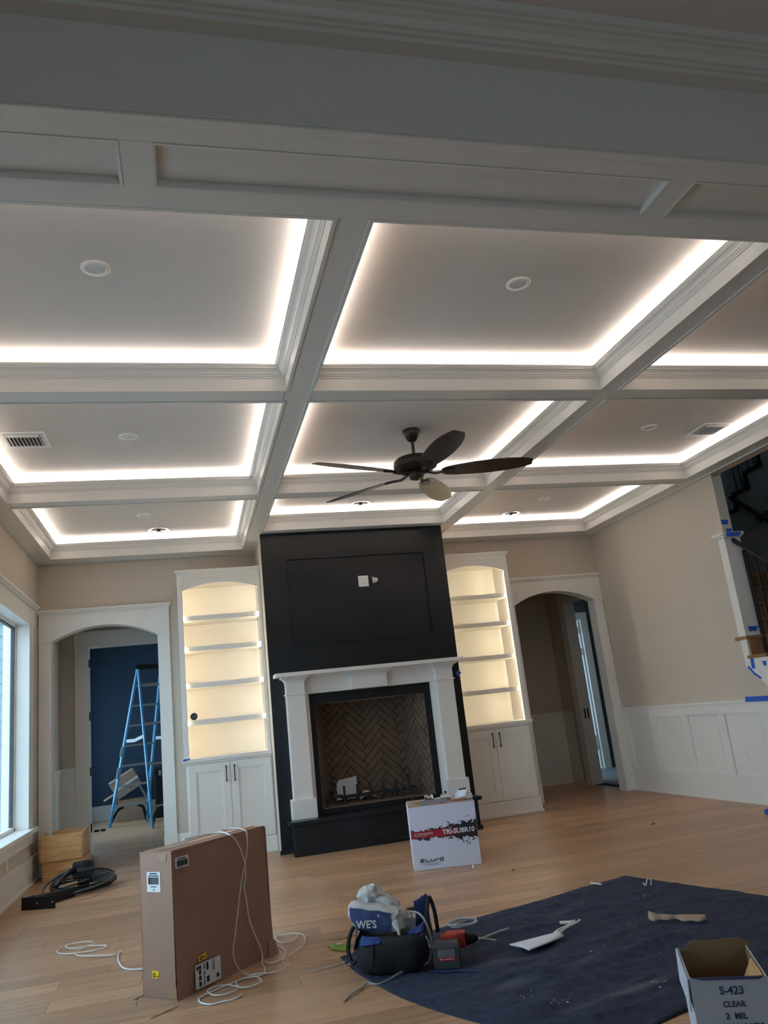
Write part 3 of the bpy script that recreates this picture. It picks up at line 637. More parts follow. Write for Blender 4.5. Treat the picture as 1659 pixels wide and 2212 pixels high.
def herring(W, H, to3d, bw=.0715, n=4, gap=.0075):
    c = math.cos(R(45)); cnt = 0
    for k in range(-26, 26):
        for mm_ in range(-5, 6):
            for kind in (0, 1):
                x0, y0 = k+mm_*2*n, k
                if kind: r_ = (x0+n, y0-n+1, x0+n+1, y0+1)
                else: r_ = (x0, y0, x0+n, y0+1)
                g_ = gap/bw/2
                P = [(r_[0]+g_, r_[1]+g_), (r_[2]-g_, r_[1]+g_), (r_[2]-g_, r_[3]-g_), (r_[0]+g_, r_[3]-g_)]
                P = [((p[0]*c-p[1]*c)*bw+.08, (p[0]*c+p[1]*c)*bw+.35) for p in P]
                P = clip(P, W, H)
                if len(P) < 3: continue
                ar = abs(sum(P[i][0]*P[(i+1) % len(P)][1]-P[(i+1) % len(P)][0]*P[i][1] for i in range(len(P))))/2
                if ar < .0004: continue
                cnt += 1; pr = random.uniform(.006, .009)
                V = [to3d(u, v, 0) for u, v in P]+[to3d(u, v, pr) for u, v in P]; q = len(P)
                mb = MB().add(V, [tuple(range(q)), tuple(range(q, 2*q))]+[(i, (i+1) % q, q+(i+1) % q, q+i) for i in range(q)])
                obj('brick', mb, M['brick'], fb, True)
    return cnt
HB = OZ1+.05-OZ0
herring(BXb-BXa, HB, lambda u, v, d: (BXa+u, BY-d+.004, OZ0+v))
for (xa, xb, s) in ((OX0, BXa, 1), (OX1, BXb, -1)):
    d0 = Vector((xb-xa, BY-FY-.03, 0)); Ls = d0.length; d0.normalize(); nn = Vector((s*d0.y, -abs(d0.x), 0)).normalized()
    herring(Ls, HB, lambda u, v, d, xa=xa, d0=d0, nn=nn: (xa+d0.x*u+nn.x*(d-.003), FY+.03+d0.y*u+nn.y*(d-.003), OZ0+v))
# things in the firebox
FZ = OZ0+.004
def andiron(x, y, label):
    t = thing('andiron', label, 'andiron', (x, y, FZ), group='pair of ring-topped andirons')
    m = MB(); m.lathe([(.030, .075), (.033, .09), (.022, .11), (.018, .17), (.022, .205), (.026, .21), (.012, .22)], n=14); obj('shaft', m, M['iron'], t, smooth=True)
    for s in (-1, 1): obj('leg', MB().tube(smooth_path([(0, 0, .09), (s*.05, 0, .095), (s*.085, 0, .075), (s*.092, 0, .03), (s*.094, -.005, .008)]), .012, 8), M['iron'], t, smooth=True)
    for s in (-1, 1): obj('foot', B(s*.094-.018, s*.094+.018, -.02, .015, 0, .012), M['iron'], t)
    obj('ring', MB().tube([(.033*math.cos(a*math.pi/10), 0, .253+.033*math.sin(a*math.pi/10)) for a in range(20)], .0075, 8, True), M['iron'], t, smooth=True)
    obj('log_bar', B(-.01, .01, 0, .26, .055, .075), M['iron'], t)
andiron(1.465, 8.74, 'black ring-topped andiron beside the white paper sheet')
andiron(2.275, 8.74, 'black ring-topped andiron near the grey brick side wall')
t = thing('log_grate', 'black iron log grate with upright stubs in the firebox', 'grate', (1.87, 8.86, FZ))
for yy in (-.07, .03, .13): obj('bar', B(-.33, .33, yy-.008, yy+.008, .055, .071), M['iron'], t)
for k in range(5): obj('prong', B(-.30+.145*k-.011, -.30+.145*k+.011, -.09, -.07, .03, .185), M['iron'], t); obj('cross_bar', B(-.30+.145*k-.008, -.30+.145*k+.008, -.09, .16, .045, .058), M['iron'], t)
for sx in (-1, 1):
    for yy in (-.07, .13): obj('leg', B(sx*.28-.009, sx*.28+.009, yy-.009, yy+.009, 0, .056), M['iron'], t)
m = MB().grid(lambda a, b: (1.535+.24*a, 9.08+.02*b+.01*math.sin(a*5), FZ+.02+.20*b+.03*a*b), 6, 4)
o = obj('paper_sheet', m, M['paper']); tag(o, 'white instruction sheet leaning inside the firebox', 'paper')
so = o.modifiers.new('solid', 'SOLIDIFY'); so.thickness = .002
m = MB().grid(lambda a, b: (1.78+.22*a, 8.98+.08*b, FZ+.002+.10*math.sin(math.pi*min(1, a*1.1)**.8)*(.4+.6*b)*(1-.35*a)+.012*noise.noise((a*7, b*7, 1))), 14, 8)
o = obj('plastic_bag', m, M['bagclear'], smooth=True); tag(o, 'crumpled pale plastic bag behind the log grate', 'bag'); so = o.modifiers.new('solid', 'SOLIDIFY'); so.thickness = .003
# wall plates over the mantel
t = thing('quad_outlet', 'square white four-socket plate on the black overmantel', 'outlet', (1.978, FY+.022, 2.745))
obj('plate', B(1.920, 2.036, FY+.014, FY+.0215, 2.683, 2.807), M['white'], t, True, bevel=.002)
for xx in (1.956, 2.000):
    for zz in (2.722, 2.768):
        s_ = obj('socket', MB().lathe([(.017, 0), (.017, .003), (.001, .003)], n=16), M['white'], t, loc=(xx-1.978, -.0085, zz-2.745)); s_.rotation_euler = (R(90), 0, 0)
        sl = obj('slot', B(-.007, -.005, -.004, .004, .003, .0035).box(.005, .007, -.004, .004, .003, .0035).box(-.002, .002, -.010, -.006, .003, .0035), M['ink'], s_)
t = thing('cable_opening', 'ragged hole with white cables beside the overmantel outlet', 'cable hole', (2.105, FY+.022, 2.74))
obj('box', B(2.074, 2.136, FY+.019, FY+.0215, 2.688, 2.79), M['ink'], t, True)
random.seed(3)
for k in range(5):
    xx = 2.083+.010*k; pts = [(xx, FY+.018, 2.785-.006*k), (xx+.004, FY-.012, 2.765), (xx-.006+.004*k, FY-.018, 2.74), (xx+.006, FY-.004, 2.712+.004*k)]
    obj('cable', MB().tube(smooth_path(pts), .006, 6), M['cable'], t, True, smooth=True)

# ================================================================== BOOKCASES
def bookcase(xm, label, label_parts):
    """xm = middle of the unit; face y 8.936"""
    t = thing('bookcase', label, 'bookcase', (xm, 8.936, 0), group='pair of lit built-in bookcases'); hw = .470; lo, hi = (-.476, .450) if xm < 1 else (-.440, .476)
    y1 = D_+.0
    def b(name, x0, x1, ya, yb_, z0, z1, mat=T, par=t, **k): return obj(name, B(x0-xm, x1-xm, ya-8.936, yb_-8.936, z0, z1), mat, par, **k)
    X0, X1 = xm+max(lo, -hw), xm+min(hi, hw)-.012
    bw = .452
    b('base_cabinet', xm+max(lo, -bw), xm+min(hi, bw), 8.932, y1, .0, .985)
    obj('plinth', MB().box(max(lo, -bw-.008), min(hi, bw+.008), -.022, .0, 0, .165).box(max(lo, -bw-.02), min(hi, bw+.02), -.034, .0, 0, .03), T, t, bevel=.004)
    for sgn in (-1, 1):
        xa, xb = (xm-bw+.020, xm-.002) if sgn < 0 else (xm+.002, xm+bw-.020)
        z0, z1 = .170, .958; st = .078; yf, yk = 8.912, 8.932
        m = MB()
        for q in ((xa, xa+st, z0, z1), (xb-st, xb, z0, z1), (xa+st, xb-st, z1-st, z1), (xa+st, xb-st, z0, z0+st+.02)): m.box(q[0]-xm, q[1]-xm, yf-8.936, yk-8.936, q[2], q[3])
        d = obj('door', m, T, t, bevel=.0015)
        b('door_panel', xa+st, xb-st, yf+.010, yk, z0+st+.02, z1-st, par=d)
        m = MB()
        i0, i1, j0, j1 = xa+st-xm, xb-st-xm, z0+st+.02, z1-st; e_ = .012
        for q in ((i0-.0005, i0+e_, j0-.0005, j1+.0005), (i1-e_, i1+.0005, j0-.0005, j1+.0005), (i0+e_, i1-e_, j0-.0005, j0+e_), (i0+e_, i1-e_, j1-e_, j1+.0005)): m.box(q[0], q[1], yf+.005-8.936, yf+.012-8.936, q[2], q[3])
        obj('panel_bead', m, T, d)
        hx = sgn*.043
        m = MB().tube([(hx, -.054, .765), (hx, -.054, .912)], .0055, 8)
        for zz in (.775, .902): m.tube([(hx, -.022, zz), (hx, -.056, zz)], .005, 8)
        for zz in (.765, .912): m.lathe([(.001, -.010), (.008, -.006), (.009, 0), (.008, .006), (.001, .010)], (hx, -.054, zz), 10)
        obj('handle', m, M['blackm'], d, smooth=True, label='black bar pull')
    b('countertop', xm-.486 if xm < 1 else xm-.44, xm+.449 if xm < 1 else xm+.486, 8.898, y1, .985, 1.025, bevel=.005)
    b('counter_molding', xm-.470 if xm < 1 else xm-.44, xm+.449 if xm < 1 else xm+.470, 8.912, 8.94, .965, .986)
    # face frame with arched head
    ox0, ox1 = xm-.414, xm+.414
    b('stile', X0, ox0, 8.936, 8.957, 1.025, 3.012, bevel=.0015); b('stile', ox1, X1+.012, 8.936, 8.957, 1.025, 3.012, bevel=.0015)
    b('top_rail', ox0, ox1, 8.936, 8.957, 2.965, 3.012)
    poly = [(p[0]-xm, p[1]) for p in arc_pts(ox0, ox1, 2.821, 2.900)[::-1]]+[(ox0-xm, 2.966), (ox1-xm, 2.966)]
    obj('arched_valance', MB().prism(poly, 'y', .008, .026), T, t)
    obj('cornice', MB().box(max(lo, -hw-.006), min(hi, hw+.006), -.010, .4, 3.010, 3.022).box(max(lo-.014, -hw-.018) if xm < 1 else lo, min(hi, hw+.018) if xm < 1 else hw+.018, -.024, .4, 3.022, 3.036).box(-hw-.026 if xm < 1 else lo, hi if xm < 1 else hw+.026, -.034, .4, 3.036, 3.052), T, t, bevel=.003)
    # carcass
    b('side_panel', X0, X0+.02, 8.957, y1, 1.025, 3.012); b('side_panel', X1-.008, X1+.012, 8.957, y1, 1.025, 3.012)
    b('back_panel', X0+.02, X1-.008, 9.385, 9.40, 1.025, 3.0); b('top_panel', X0+.02, X1-.008, 8.957, 9.40, 2.92, 2.94)
    for z in (2.519, 2.180, 1.785, 1.393): b('shelf', ox0-.001, ox1+.001, 8.9675, 9.385, z-.030, z+.022)
    for s, xx in ((-1, ox0), (1, ox1)): b('led_strip', xx+(-.012 if s < 0 else .002), xx+(-.002 if s < 0 else .012), 8.959, 8.968, 1.03, 2.93, mat=M['ledw'], label='glowing warm light strip')
    return t
bookcase(.394, 'lit bookcase beside the window-side arch, round black disc at its lowest shelf', None)
bookcase(3.416, 'lit bookcase between fireplace and the arch by the stairs', None)
t = thing('keypad_puck', 'round black disc stuck on the lit bookcase shelf edge near the window', 'disc', (.055, 8.93, 1.455))
s_ = obj('disc', MB().lathe([(.038, 0), (.038, .014), (.034, .019), (.001, .020)], n=28), M['blackm'], t, smooth=True); s_.rotation_euler = (R(90), 0, 0); s_.location = (-.01, .006, 0)
s_ = obj('bezel', MB().lathe([(.026, .019), (.026, .022), (.018, .022), (.016, .0205)], n=24), M['grey'], t, smooth=True); s_.rotation_euler = (R(90), 0, 0); s_.location = (-.01, .006, 0)

# ================================================================== CEILING FIXTURES
def disc_light(x, y, label):
    t = thing('recessed_light', label, 'light', (x, y, ZC), group='round recessed ceiling lights')
    obj('trim_ring', MB().lathe([(.072, 0), (.072, -.004), (.066, -.009), (.050, -.010), (.048, -.006), (.048, 0)], n=32), M['white'], t, smooth=True)
    obj('lens', MB().lathe([(.049, 0), (.049, -.005), (.001, -.006)], n=32), M['white'], t, smooth=True)
disc_light(-0.360, 3.702, 'white recessed light alone in the big coffer nearest the window')
disc_light(1.947, 3.718, 'white recessed light in the big middle coffer before the fan')
disc_light(-0.372, 6.068, 'white recessed light beside the air vent in the window-side coffer')
disc_light(4.259, 6.073, 'white recessed light beside the air vent in the stair-side coffer')
disc_light(-0.378, 8.408, 'small white recessed light beyond the vent, above the ladder doorway')
disc_light(4.272, 8.429, 'white recessed light in the far coffer by the stair-side arch')
def speaker(x, y, label):
    t = thing('ceiling_speaker', label, 'speaker', (x, y, ZC), group='open in-ceiling speakers without grilles')
    obj('rim', MB().lathe([(.125, 0), (.125, -.005), (.118, -.008), (.112, -.006), (.108, 0)], n=32), M['white'], t, smooth=True)
    obj('baffle', MB().lathe([(.110, 0), (.110, -.004), (.085, -.003), (.083, 0)], n=32), M['chrome'], t, smooth=True)
    obj('cone', MB().lathe([(.086, -.001), (.084, -.006), (.070, -.007), (.03, -.002), (.001, -.0015)], n=32), M['grey'], t, smooth=True)
    obj('tweeter', MB().lathe([(.022, -.002), (.022, -.012), (.014, -.016), (.001, -.017)], n=20), M['blackm'], t, smooth=True)
    obj('tweeter_bridge', B(-.08, .08, -.006, .006, -.011, -.006), M['chrome'], t)
speaker(-0.251, 9.072, 'black grille-less ceiling speaker in the coffer above the ladder doorway')
speaker(1.960, 8.297, 'black grille-less ceiling speaker above the black overmantel')
speaker(4.105, 9.072, 'black grille-less ceiling speaker in the coffer by the stair-side arch')
def vent(x, y, label, flip):
    t = thing('air_vent', label, 'vent', (x, y, ZC), group='square ceiling air vents'); a, b_ = .162, .168
    obj('frame', MB().ring(-a, a, -b_, b_, [(0, 0), (.004, -.006), (.036, -.008), (.042, -.002), (.042, 0)]), M['white'], t)
    obj('core', B(-a+.04, a-.04, -b_+.04, b_-.04, -.0015, -.0005), M['grey'], t)
    obj('side_blade', MB().add([(-a+.045, -b_+.045, -.002), (a-.045, -b_+.045, -.002), (a-.045, -b_+.075, -.016), (-a+.045, -b_+.075, -.016), (-a+.045, -b_+.047, -.001), (a-.045, -b_+.047, -.001), (a-.045, -b_+.077, -.014), (-a+.045, -b_+.077, -.014)], [(0, 1, 2, 3), (4, 5, 6, 7), (0, 1, 5, 4), (3, 2, 6, 7), (0, 3, 7, 4), (1, 2, 6, 5)]), M['white'], t)
    for k in range(9):
        xx = -a+.055+k*(2*a-.11)/8; d = .012*flip
        obj('slat', MB().hexa([(xx, -b_+.085, -.001), (xx+.002, -b_+.085, -.001), (xx+.002, b_-.05, -.001), (xx, b_-.05, -.001), (xx+d, -b_+.085, -.016), (xx+d+.002, -b_+.085, -.016), (xx+d+.002, b_-.05, -.016), (xx+d, b_-.05, -.016)]), M['white'], t)
vent(-1.129, 6.109, 'square white air vent in the coffer along the window wall', 1)
vent(4.974, 6.154, 'square white air vent in the coffer along the stair wall', -1)

# ceiling fan
fan = thing('ceiling_fan', 'dark bronze five-blade ceiling fan in the centre coffer', 'fan', (1.935, 6.045, 3.552))
obj('canopy', MB().lathe([(.074, .028), (.074, 0), (.076, -.012), (.072, -.026), (.066, -.034), (.064, -.044), (.054, -.056), (.050, -.060), (.046, -.070), (.032, -.082), (.020, -.085)], n=32), M['bronze'], fan, smooth=True)
obj('downrod', MB().lathe([(.0135, -.08), (.0135, -.20), (.024, -.205), (.030, -.235), (.030, -.245)], n=20), M['bronze'], fan, smooth=True)
hs = obj('motor_housing', MB().lathe([(.03, -.220), (.10, -.224), (.155, -.238), (.180, -.262), (.186, -.285), (.184, -.314), (.180, -.320), (.170, -.324), (.160, -.332), (.135, -.346), (.100, -.352), (.07, -.355)], n=40), M['bronze'], fan, smooth=True)
for k in range(20):
    a = 2*math.pi*k/20; obj('vent_rib', MB().bar((.09*math.cos(a), .09*math.sin(a), -.356), (.145*math.cos(a), .145*math.sin(a), -.341), .008, .008), M['blackm'], hs)
obj('switch_cup', MB().lathe([(.05, -.352), (.062, -.360), (.066, -.385), (.058, -.410), (.040, -.420), (.012, -.424), (.008, -.430), (.001, -.431)], n=28), M['bronze'], fan, smooth=True)
ZBL = -.372
for k in range(5):
    a = R(-15+72*k); pit = R(-13)
    bl = MB(); n_ = 14; top = []; bot = []
    def outline():
        # half width along the blade length
        L0, L1 = .215, .985
        st = [(0, .030), (.02, .048), (.06, .064), (.15, .080), (.35, .098), (.55, .104), (.72, .098), (.86, .080), (.95, .060), (.985, .050), (1.0, .040)]
        return [(L0+(L1-L0)*s, w_) for s, w_ in st]
    ol = outline()
    pts = [(r_, w_) for r_, w_ in ol]+[(r_, -w_) for r_, w_ in ol[::-1]]
    ca, sa = math.cos(a), math.sin(a)
    def tr(r_, w_, z):
        zz = z+w_*math.sin(pit); ww = w_*math.cos(pit)
        return (r_*ca-ww*sa, r_*sa+ww*ca, zz+ZBL)
    bl.loft([[tr(r_, w_, -.003) for r_, w_ in pts], [tr(r_, w_, .003) for r_, w_ in pts]])
    b_ = obj('blade', bl, M['blade'], fan)
    ir = MB()
    ir.loft([[tr(r_, w_*sgn, z) for sgn, z in ((-1, -.004), (1, -.004), (1, -.010), (-1, -.010))] for r_, w_ in ((.20, .012), (.235, .016), (.255, .034), (.285, .040), (.315, .030), (.33, .012))])
    ir.loft([[(r_*ca-w2*sa, r_*sa+w2*ca, z) for w2, z in ((-.013, z0-.008), (.013, z0-.008), (.013, z0+.006), (-.013, z0+.006))] for r_, z0 in ((.075, -.358), (.11, -.368), (.16, ZBL-.012), (.235, ZBL-.006))])
    obj('blade_iron', ir, M['bronze'], fan)

# ================================================================== STAIRS
RUN, RISE = .25, .192; X0s, X1s = 5.57, 6.72
st = thing('staircase', 'oak staircase climbing behind the wainscoted wall, white stringer', 'stairs', (5.6, 6.0, 0))
nT = 13
for k in range(-5, nT-5):
    zt = 1.437+RISE*k; yn = 6.625+.245*k     # nosing of tread k
    if zt < .05: continue
    inside = k <= 1                           # treads whose end shows through the opening
    xa = R_-.028 if k <= 0 else (R_-.028 if k == 1 else R_+WT+.0)
    if k == 1: obj('tread', B(R_-.028, X1s, yn-.022, yn+.16, zt-.032, zt).box(R_+WT+.002, X1s, yn+.1, yn+.275, zt-.032, zt), M['stair'], st, True, bevel=.006)
    else: obj('tread', B(xa if k < 1 else R_+WT+.002, X1s, yn, yn+.275, zt-.032, zt), M['stair'], st, True, bevel=.006)
    ry = (YO-.012, YO-.0008) if k == 1 else (yn+.022, yn+.036)
    obj('riser', B((R_+.0 if k < 2 else R_+WT+.002)+.012, X1s, ry[0], ry[1], zt-RISE+.0, zt-.032), M['stair'], st, True)
# white outer stringer
sl = .192/.245
poly = [(6.965, 1.33), (6.965, 1.598), (6.875, 1.598), (6.875, 1.404), (6.63, 1.404), (6.63, 1.212), (6.385, 1.212), (6.385, 1.02), (6.14, 1.02), (6.14, .828), (5.895, .828), (5.4, .45), (5.3, .06), (5.34, .04)]
obj('stringer', MB().prism(poly, 'x', R_-.012, R_+.03), T, st, True)
obj('landing', B(X0s, 7.9, 8.60, 9.4, 2.92, 2.97), M['stair'], st, True)
nw = obj('newel_post', B(R_-.010, 5.628, YO-.006, YO+.10, 1.63, 2.645), T, st, True, bevel=.003)
obj('newel_cap', B(R_-.045, 5.66, YO-.035, YO+.14, 2.668, 2.70).box(R_-.028, 5.645, YO-.022, YO+.118, 2.645, 2.67), T, nw, True, bevel=.003)
obj('handrail', MB().bar((5.54, 6.90, 2.632), (5.54, 5.2, 1.36), .045, .036), M['blackm'], st, True, bevel=.008, label='black handrail')
for k in range(12):
    yy = YO-.015-.122*k; step = math.floor((yy-6.625)/.245); zt = 1.437+RISE*step
    zr = 2.632-(6.90-yy)*.7485
    if zt < .1: break
    xx = 5.62 if k == 0 else 5.54
    obj('baluster', B(xx-.008, xx+.008, yy-.008, yy+.008, zt, zr if k else 2.50), M['blackm'], st, True)
# upper flight turning back towards the viewer
us = thing('upper_staircase', 'dark upper stair flight with black stepped trim and balusters', 'stairs', (6.8, 7.6, 2.9))
XU = 6.80; ys_, zs_ = 8.232, 3.27; sr_, sn_ = .202, .278
poly = []; m = MB()
n_ = 8
for k in range(-1, n_):
    ya, za = ys_-sn_*k, zs_+sr_*(k)
    poly += [(ya, za), (ya, za+sr_)]
    m.box(XU-.03, XU+.03, ya-.02, ya+.02, za-.01, za+sr_).box(XU-.03, XU+.03, ya-sn_-.03, ya+.02, za+sr_-.02, za+sr_+.02)
    obj('tread', B(XU, 7.9, ya-sn_-.01, ya+.0, za+sr_-.03, za+sr_), M['stair'], us, True)
obj('step_trim', m, M['blackm'], us, True)
yend = ys_-sn_*(n_)
poly = poly+[(yend, zs_+sr_*n_), (yend, zs_+sr_*n_-.5), (ys_+sn_, 2.75)]
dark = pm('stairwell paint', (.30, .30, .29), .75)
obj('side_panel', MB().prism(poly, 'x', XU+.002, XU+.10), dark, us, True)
for k in range(0, n_):
    for q in (.08, .19):
        yy = ys_-sn_*k-q; za = zs_+sr_*(k+1); obj('baluster', B(XU-.011, XU+.011, yy-.011, yy+.011, za, za+.95), M['blackm'], us, True)
obj('upper_handrail', MB().bar((XU, ys_-.1, zs_+sr_+.93), (XU, yend, zs_+sr_*n_+.97), .05, .04), M['blackm'], us, True)
whr = thing('wall_handrail', 'black handrail on brackets on the dark stairwell wall', 'handrail', (6.74, 7.9, 3.2))
obj('rail', MB().bar((6.74, 8.25, 3.44), (6.74, 5.6, 1.26), .05, .045), M['blackm'], whr, True, bevel=.01)
for yy in (7.87, 6.7): obj('bracket', MB().tube([(6.74, yy, 3.44-(8.25-yy)*.8226-.02), (6.745, yy, 3.44-(8.25-yy)*.8226-.075), (6.805, yy, 3.44-(8.25-yy)*.8226-.085)], .011, 8).box(6.79, 6.803, yy-.035, yy+.035, 3.44-(8.25-yy)*.8226-.12, 3.44-(8.25-yy)*.8226-.05), M['blackm'], whr, True)
ws = struct('wall_stairwell', 'dark walls enclosing the stairwell', 'wall', (7, 7, 0))
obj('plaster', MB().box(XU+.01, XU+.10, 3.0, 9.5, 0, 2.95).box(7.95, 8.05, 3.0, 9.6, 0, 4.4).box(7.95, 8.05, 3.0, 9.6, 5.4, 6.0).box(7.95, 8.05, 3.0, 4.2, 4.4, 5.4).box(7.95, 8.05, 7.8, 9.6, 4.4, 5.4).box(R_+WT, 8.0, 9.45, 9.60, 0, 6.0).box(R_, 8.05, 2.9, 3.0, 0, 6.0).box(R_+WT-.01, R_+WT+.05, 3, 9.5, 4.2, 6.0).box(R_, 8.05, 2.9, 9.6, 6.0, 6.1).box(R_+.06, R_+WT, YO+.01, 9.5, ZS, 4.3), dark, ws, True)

w7 = struct('window_7', 'unseen high window added to light the stairwell', 'window', (8, 6, 4.4))  # added out of view to lift the dark stairwell
obj('sash_frame', MB().box(7.98, 8.04, 4.2, 4.25, 4.4, 5.4).box(7.98, 8.04, 7.75, 7.8, 4.4, 5.4).box(7.98, 8.04, 4.2, 7.8, 4.4, 4.45).box(7.98, 8.04, 4.2, 7.8, 5.35, 5.4), M['white'], w7, True)
obj('pane', B(8.0, 8.007, 4.22, 7.78, 4.42, 5.38), M['glass'], w7, True)
# painters tape scraps
def tape(label, V, th=.0012):
    """V: four corners in order; thickened along its normal"""
    V = [Vector(p) for p in V]; n = (V[1]-V[0]).cross(V[3]-V[0]).normalized()*th
    o = obj('painters_tape', MB().hexa([tuple(p) for p in V]+[tuple(p+n) for p in V]), M['tape']); return tag(o, label, 'tape', 'blue painters tape scraps')
ypl = YO-.008
tape('blue tape wrapped on the bare wall end high above the newel cap', [(R_-.002, YO-.003, 2.790), (R_+.075, YO-.003, 2.785), (R_+.085, YO-.003, 2.835), (R_-.002, YO-.003, 2.838)])
tape('small upright blue tape scrap just above the newel cap', [(R_+.036, YO-.003, 2.701), (R_+.102, YO-.003, 2.701), (R_+.111, YO-.003, 2.741), (R_+.043, YO-.003, 2.739)])
tape('wide blue tape strip along the newel cap edge', [(R_+.000, YO-.0375, 2.652), (R_+.150, YO-.0375, 2.650), (R_+.190, YO-.0375, 2.692), (R_+.002, YO-.0375, 2.697)])
tape('blue tape scrap low on the newel post above the oak tread', [(R_+.041, ypl-.001, 1.673), (R_+.120, ypl-.001, 1.671), (R_+.153, ypl-.001, 1.716), (R_+.042, ypl-.001, 1.721)])
xt = R_-.0135
tape('upright blue tape strip under the oak tread end', [(xt, 6.883, 1.307), (xt, 6.838, 1.303), (xt, 6.829, 1.401), (xt, 6.878, 1.404)])
tape('short blue tape tab on the white stringer', [(xt, 6.706, 1.323), (xt, 6.672, 1.317), (xt, 6.655, 1.362), (xt, 6.718, 1.365)])
o = obj('painters_tape', MB().prism([(6.950, 1.326), (6.919, 1.337), (6.853, 1.264), (6.774, 1.214), (6.785, 1.196), (6.866, 1.244)], 'x', xt-.0012, xt), M['tape']); tag(o, 'bent slanting blue tape along the stringer bottom edge', 'tape', 'blue painters tape scraps')
tape('long blue tape strip stuck along the chair rail', [(R_-.0365, 7.06, .992), (R_-.0365, 6.50, .985), (R_-.0365, 6.50, 1.032), (R_-.0365, 7.045, 1.042)])
tape('blue tape scrap on the bookcase counter corner near the window', [(-.085, 8.896, 1.006), (-.012, 8.896, 1.020), (-.012, 8.896, 1.030), (-.085, 8.896, 1.030)])
tape('blue tape scrap on the black board edge under the mantel shelf end', [(2.93, FY-.002, 1.62), (2.96, FY-.006, 1.58), (2.995, FY-.010, 1.63), (2.95, FY-.002, 1.65)])

# ================================================================== FLOOR OBJECTS
# ---- tall cardboard carton (local x along the broad face, y into the box)
AZ = math.atan2(.716, .698)
bx = thing('cardboard_carton', 'tall flat brown cardboard carton standing on the floor, cables draped over it', 'box', (-.116, 4.51, 0), AZ)
CW, CD, CH = .752, .240, .688
# slightly bulged broad face
m = MB()
def cface(a, b):
    bul = .012*math.sin(math.pi*a)*math.sin(math.pi*b)+.012*max(0, a-.72)*max(0, .5-b)*4
    return (CW*a+.006*b*0, -bul+.010*b, CH*b+.006)
m.grid(cface, 24, 20)
obj('front_face', m, M['card'], bx, smooth=True)
m = MB().box(0.0, .004, .01, CD, .006, CH).box(CW-.004, CW, .0, CD, .006, CH).box(0, CW, CD-.004, CD, .006, CH).box(0, CW, .0, CD, .0, .008)
obj('side_wall', m, M['card'], bx)
obj('top_flap', MB().loft([[(-.002, .004, CH-.002), (CW+.004, .010, CH-.004), (CW+.004, CD/2-.002, CH+.002), (-.002, CD/2-.002, CH+.002)], [(-.002, .004, CH+.002), (CW+.004, .010, CH+.000), (CW+.004, CD/2-.002, CH+.006), (-.002, CD/2-.002, CH+.006)]]), M['card'], bx)
obj('top_flap', MB().loft([[(-.002, CD/2, CH), (CW+.004, CD/2, CH), (CW+.004, CD, CH-.003), (-.002, CD, CH-.003)], [(-.002, CD/2, CH+.004), (CW+.004, CD/2, CH+.004), (CW+.004, CD, CH+.001), (-.002, CD, CH+.001)]]), M['card'], bx)
obj('packing_tape', B(-.003, CW+.006, CD/2-.03, CD/2+.03, CH+.0045, CH+.0068), M['cardtape'], bx)
obj('packing_tape', B(-.0025, -.0005, .045, .108, CH-.045, CH-.008), M['cardtape'], bx); obj('packing_tape', B(-.0025, -.0005, .003, .082, .008, .062), M['cardtape'], bx)
obj('torn_corner', MB().loft([[(CW-.06, -.022, .002), (CW+.012, -.030, .002), (CW+.012, -.010, .07), (CW-.05, -.008, .085)], [(CW-.06, -.014, .002), (CW+.012, -.02, .002), (CW+.012, .004, .07), (CW-.05, .004, .085)]]), M['card'], bx)
def sticker(par, name, x0, x1, z0, z1, mat, y=-.0135, tilt=0, lab=None):
    cx_, cz_ = (x0+x1)/2, (z0+z1)/2; ct, st_ = math.cos(tilt), math.sin(tilt); V = []
    for yy in (y, y+.0008):
        for (px, pz) in ((x0, z0), (x1, z0), (x1, z1), (x0, z1)): V.append((cx_+(px-cx_)*ct-(pz-cz_)*st_, yy, cz_+(px-cx_)*st_+(pz-cz_)*ct))
    return obj(name, MB().hexa(V), mat, par, label=lab)
lb = sticker(bx, 'barcode_label', .014, .108, .604, .657, M['label'], -.005, 0, 'white barcode label on the broad face')
m = MB(); random.seed(5); x = .024
while x < .098: w_ = random.choice([.0012, .002, .003]); m.box(x, x+w_, -.0062, -.0055, .611, .640); x += w_+random.choice([.0012, .002])
obj('barcode', m, M['ink'], lb); obj('caption_bar', B(.03, .085, -.0062, -.0055, .645, .650), M['ink'], lb)
lb = sticker(bx, 'shipping_label', .110, .296, .014, .126, M['label'], -.0175, 0, 'white shipping label with dark print blocks')
m = MB()
for (a, b, c, d) in ((.118, .130, .10, .118), (.134, .150, .022, .044), (.134, .150, .050, .072), (.134, .150, .078, .098), (.134, .150, .101, .118), (.170, .176, .02, .045), (.170, .176, .05, .06), (.170, .176, .066, .085), (.170, .176, .095, .12), (.190, .208, .028, .055), (.190, .204, .085, .12), (.262, .280, .03, .048)): m.box(a, b, -.0190, -.0178, c, d)
obj('print_block', m, M['ink'], lb)
m = MB()
for k in range(4): m.box(.232+.006*k, .2335+.006*k, -.0188, -.0178, .07, .12)
obj('print_line', m, M['grey'], lb)
lb = sticker(bx, 'yellow_sticker', .136, .192, .138, .166, M['yellow'], -.0185, R(8), 'yellow sticker with a dark G'); text('G', .026, M['ink'], (.143, -.0195, .141), (1, 0, 0), (0, 0, 1), bx, world=False, bold=.001)
obj('print_line', B(.165, .185, -.0192, -.0186, .148, .156), M['inkr'], lb)
